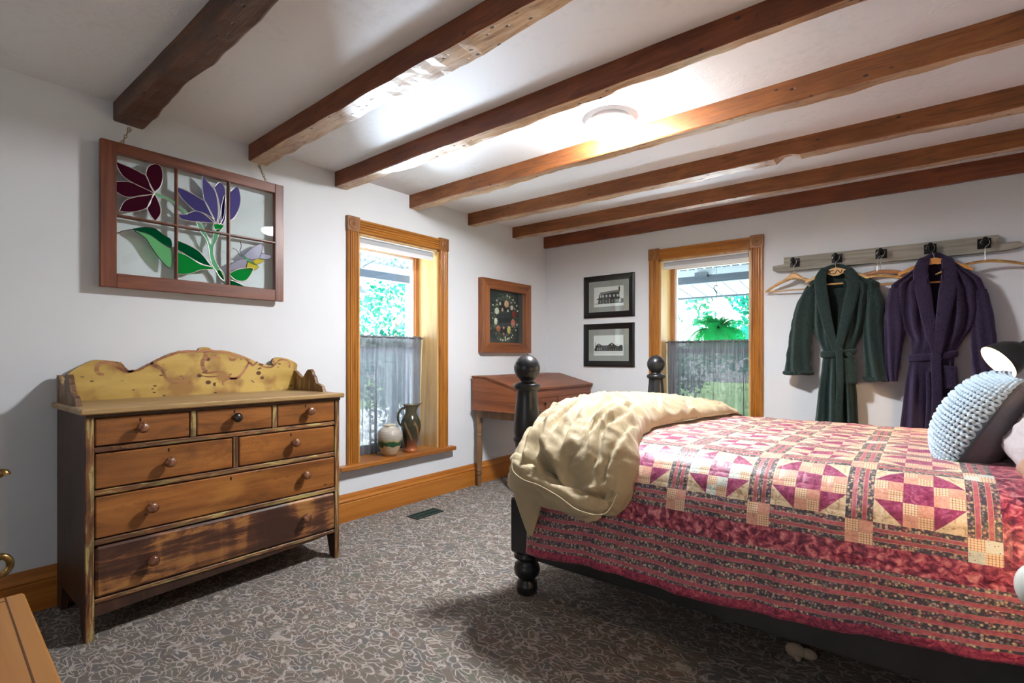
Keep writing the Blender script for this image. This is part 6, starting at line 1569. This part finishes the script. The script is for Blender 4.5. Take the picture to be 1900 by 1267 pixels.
for tier, (nn_, tilt, sc_f) in enumerate(((13,-0.9,0.75),(17,-0.35,1.0),(20,0.10,1.08),(16,0.45,1.0))):
    for i in range(nn_):
        a = 2*PI*i/nn_ + rng.random()*0.3; pr = protos[min(3, max(0, tier + rng.randrange(-1,2)))]
        if k < 4: o = protos[k]
        else: o = pr.copy(); COL.objects.link(o); o.parent = t
        o.rotation_euler = (rng.random()*0.3-0.15, tilt+rng.random()*0.25-0.12, a); s_f = sc_f*(0.85+0.3*rng.random()); o.scale = (s_f,)*3
        o.location = (0.03*math.cos(a), 0.03*math.sin(a), 0.0); k += 1
MB().lathe([(0.06,-0.16),(0.10,-0.13),(0.13,-0.03),(0.135,-0.02),(0.125,-0.02),(0.0001,-0.03)], FC, 24).build('basket', og, t)
hk = onY(1331, 545, 1.35); hk.x = FC.x; hk.y = FC.y
for a in (0, 2.1, 4.2):
    MB().tube([FC+Vector((0.128*math.cos(a),0.128*math.sin(a),-0.02)), hk+Vector((0,0,0.0))], 0.0025, 4).build('wire', dk_s, t)
MB().tube(catmull([hk, hk+Vector((-0.012,0,0.03)), hk+Vector((-0.03,0,0.06)), hk+Vector((-0.028,0,0.085)), hk+Vector((-0.008,0,0.10)), hk+Vector((0.012,0,0.085))],5), [0.008]*10+[0.006]*16, 8).build('hook', dk_s, t)
b = MB(); z = hk.z+0.10
while z < 2.22:
    b.ball((hk.x-0.006,hk.y,z), 0.0065, 0, 6, (0.7,0.7,1.4)); z += 0.028
b.tube([(hk.x-0.006,hk.y,hk.z+0.09),(hk.x-0.006,hk.y,2.26),(hk.x-0.006,1.70,2.26)], 0.0018, 5)
b.build('chain', dk_s, t)
# trees and shrubs
lm = [leafmat('leaf_teal', (0.02,0.22,0.16)), leafmat('leaf_pale', (0.07,0.26,0.18)), leafmat('leaf_deep', (0.01,0.10,0.07))]
bark = new_mat('bark', (0.16,0.13,0.11), 0.9)
def tree(c, h, r, n, label, mi, seed, lsize=0.16, sh=1.0, name='tree'):
    c = Vector(c); t = thing(name, label, name, c, 'trees and shrubs outside the windows'); rng = random.Random(seed)
    b = MB(); b.tube(catmull([c, c+Vector((0.1,0.05,h*0.35)), c+Vector((0,0.1,h*0.7))],4), [0.09,0.08,0.08,0.075,0.07,0.06,0.05,0.04,0.03], 8); b.build('trunk', bark, t)
    b = MB(); cl = [(Vector((rng.gauss(0,0.5),rng.gauss(0,0.5),rng.gauss(0,0.42)*sh))*r + c + Vector((0,0,h*0.72)), r*(0.22+0.25*rng.random())) for _ in range(26)]
    for _ in range(n):
        q, rr = cl[rng.randrange(len(cl))]; d = Vector((rng.gauss(0,1),rng.gauss(0,1),rng.gauss(0,1))).normalized()*rr*(rng.random()**0.4)
        p = q+d; u = Vector((rng.gauss(0,1),rng.gauss(0,1),rng.gauss(0,1))).normalized(); v = u.cross(Vector((rng.gauss(0,1),rng.gauss(0,1),rng.gauss(0,1)))).normalized(); s = lsize*(0.6+0.8*rng.random())
        b.add([p-u*s*0.5, p+v*s*0.28, p+u*s*0.5, p-v*s*0.28], [(0,1,2,3)])
    b.build('crown', lm[mi], t, kind='stuff')
tree((-7.4,3.7,-0.32), 3.4, 1.5, 1000, 'pale leafy tree beyond the left window, nearest the house', 1, 1, 0.13)
tree((-11.6,7.8,-0.32), 5.0, 2.2, 1000, 'teal leafy tree further back beyond the left window', 0, 2, 0.20)
tree((-4.5,1.3,-0.32), 1.6, 1.0, 2600, 'low dark shrub outside below the left window sash', 2, 3, 0.11, 0.8, 'shrub')
tree((0.9,6.4,-0.32), 3.0, 1.2, 2600, 'leafy tree filling the right part of the far window', 0, 4, 0.13)
tree((-2.4,8.6,-0.32), 2.0, 1.4, 1800, 'pale shrub low in the left part of the far window', 1, 5, 0.13, 0.7, 'shrub')
tree((-1.1,4.6,-0.32), 1.3, 0.9, 2000, 'dark shrub behind the far window curtain', 2, 6, 0.11, 0.8, 'shrub')
tree((0.2,11.5,-0.32), 4.6, 1.9, 2600, 'tall tree behind at the right of the far window', 1, 8, 0.19)
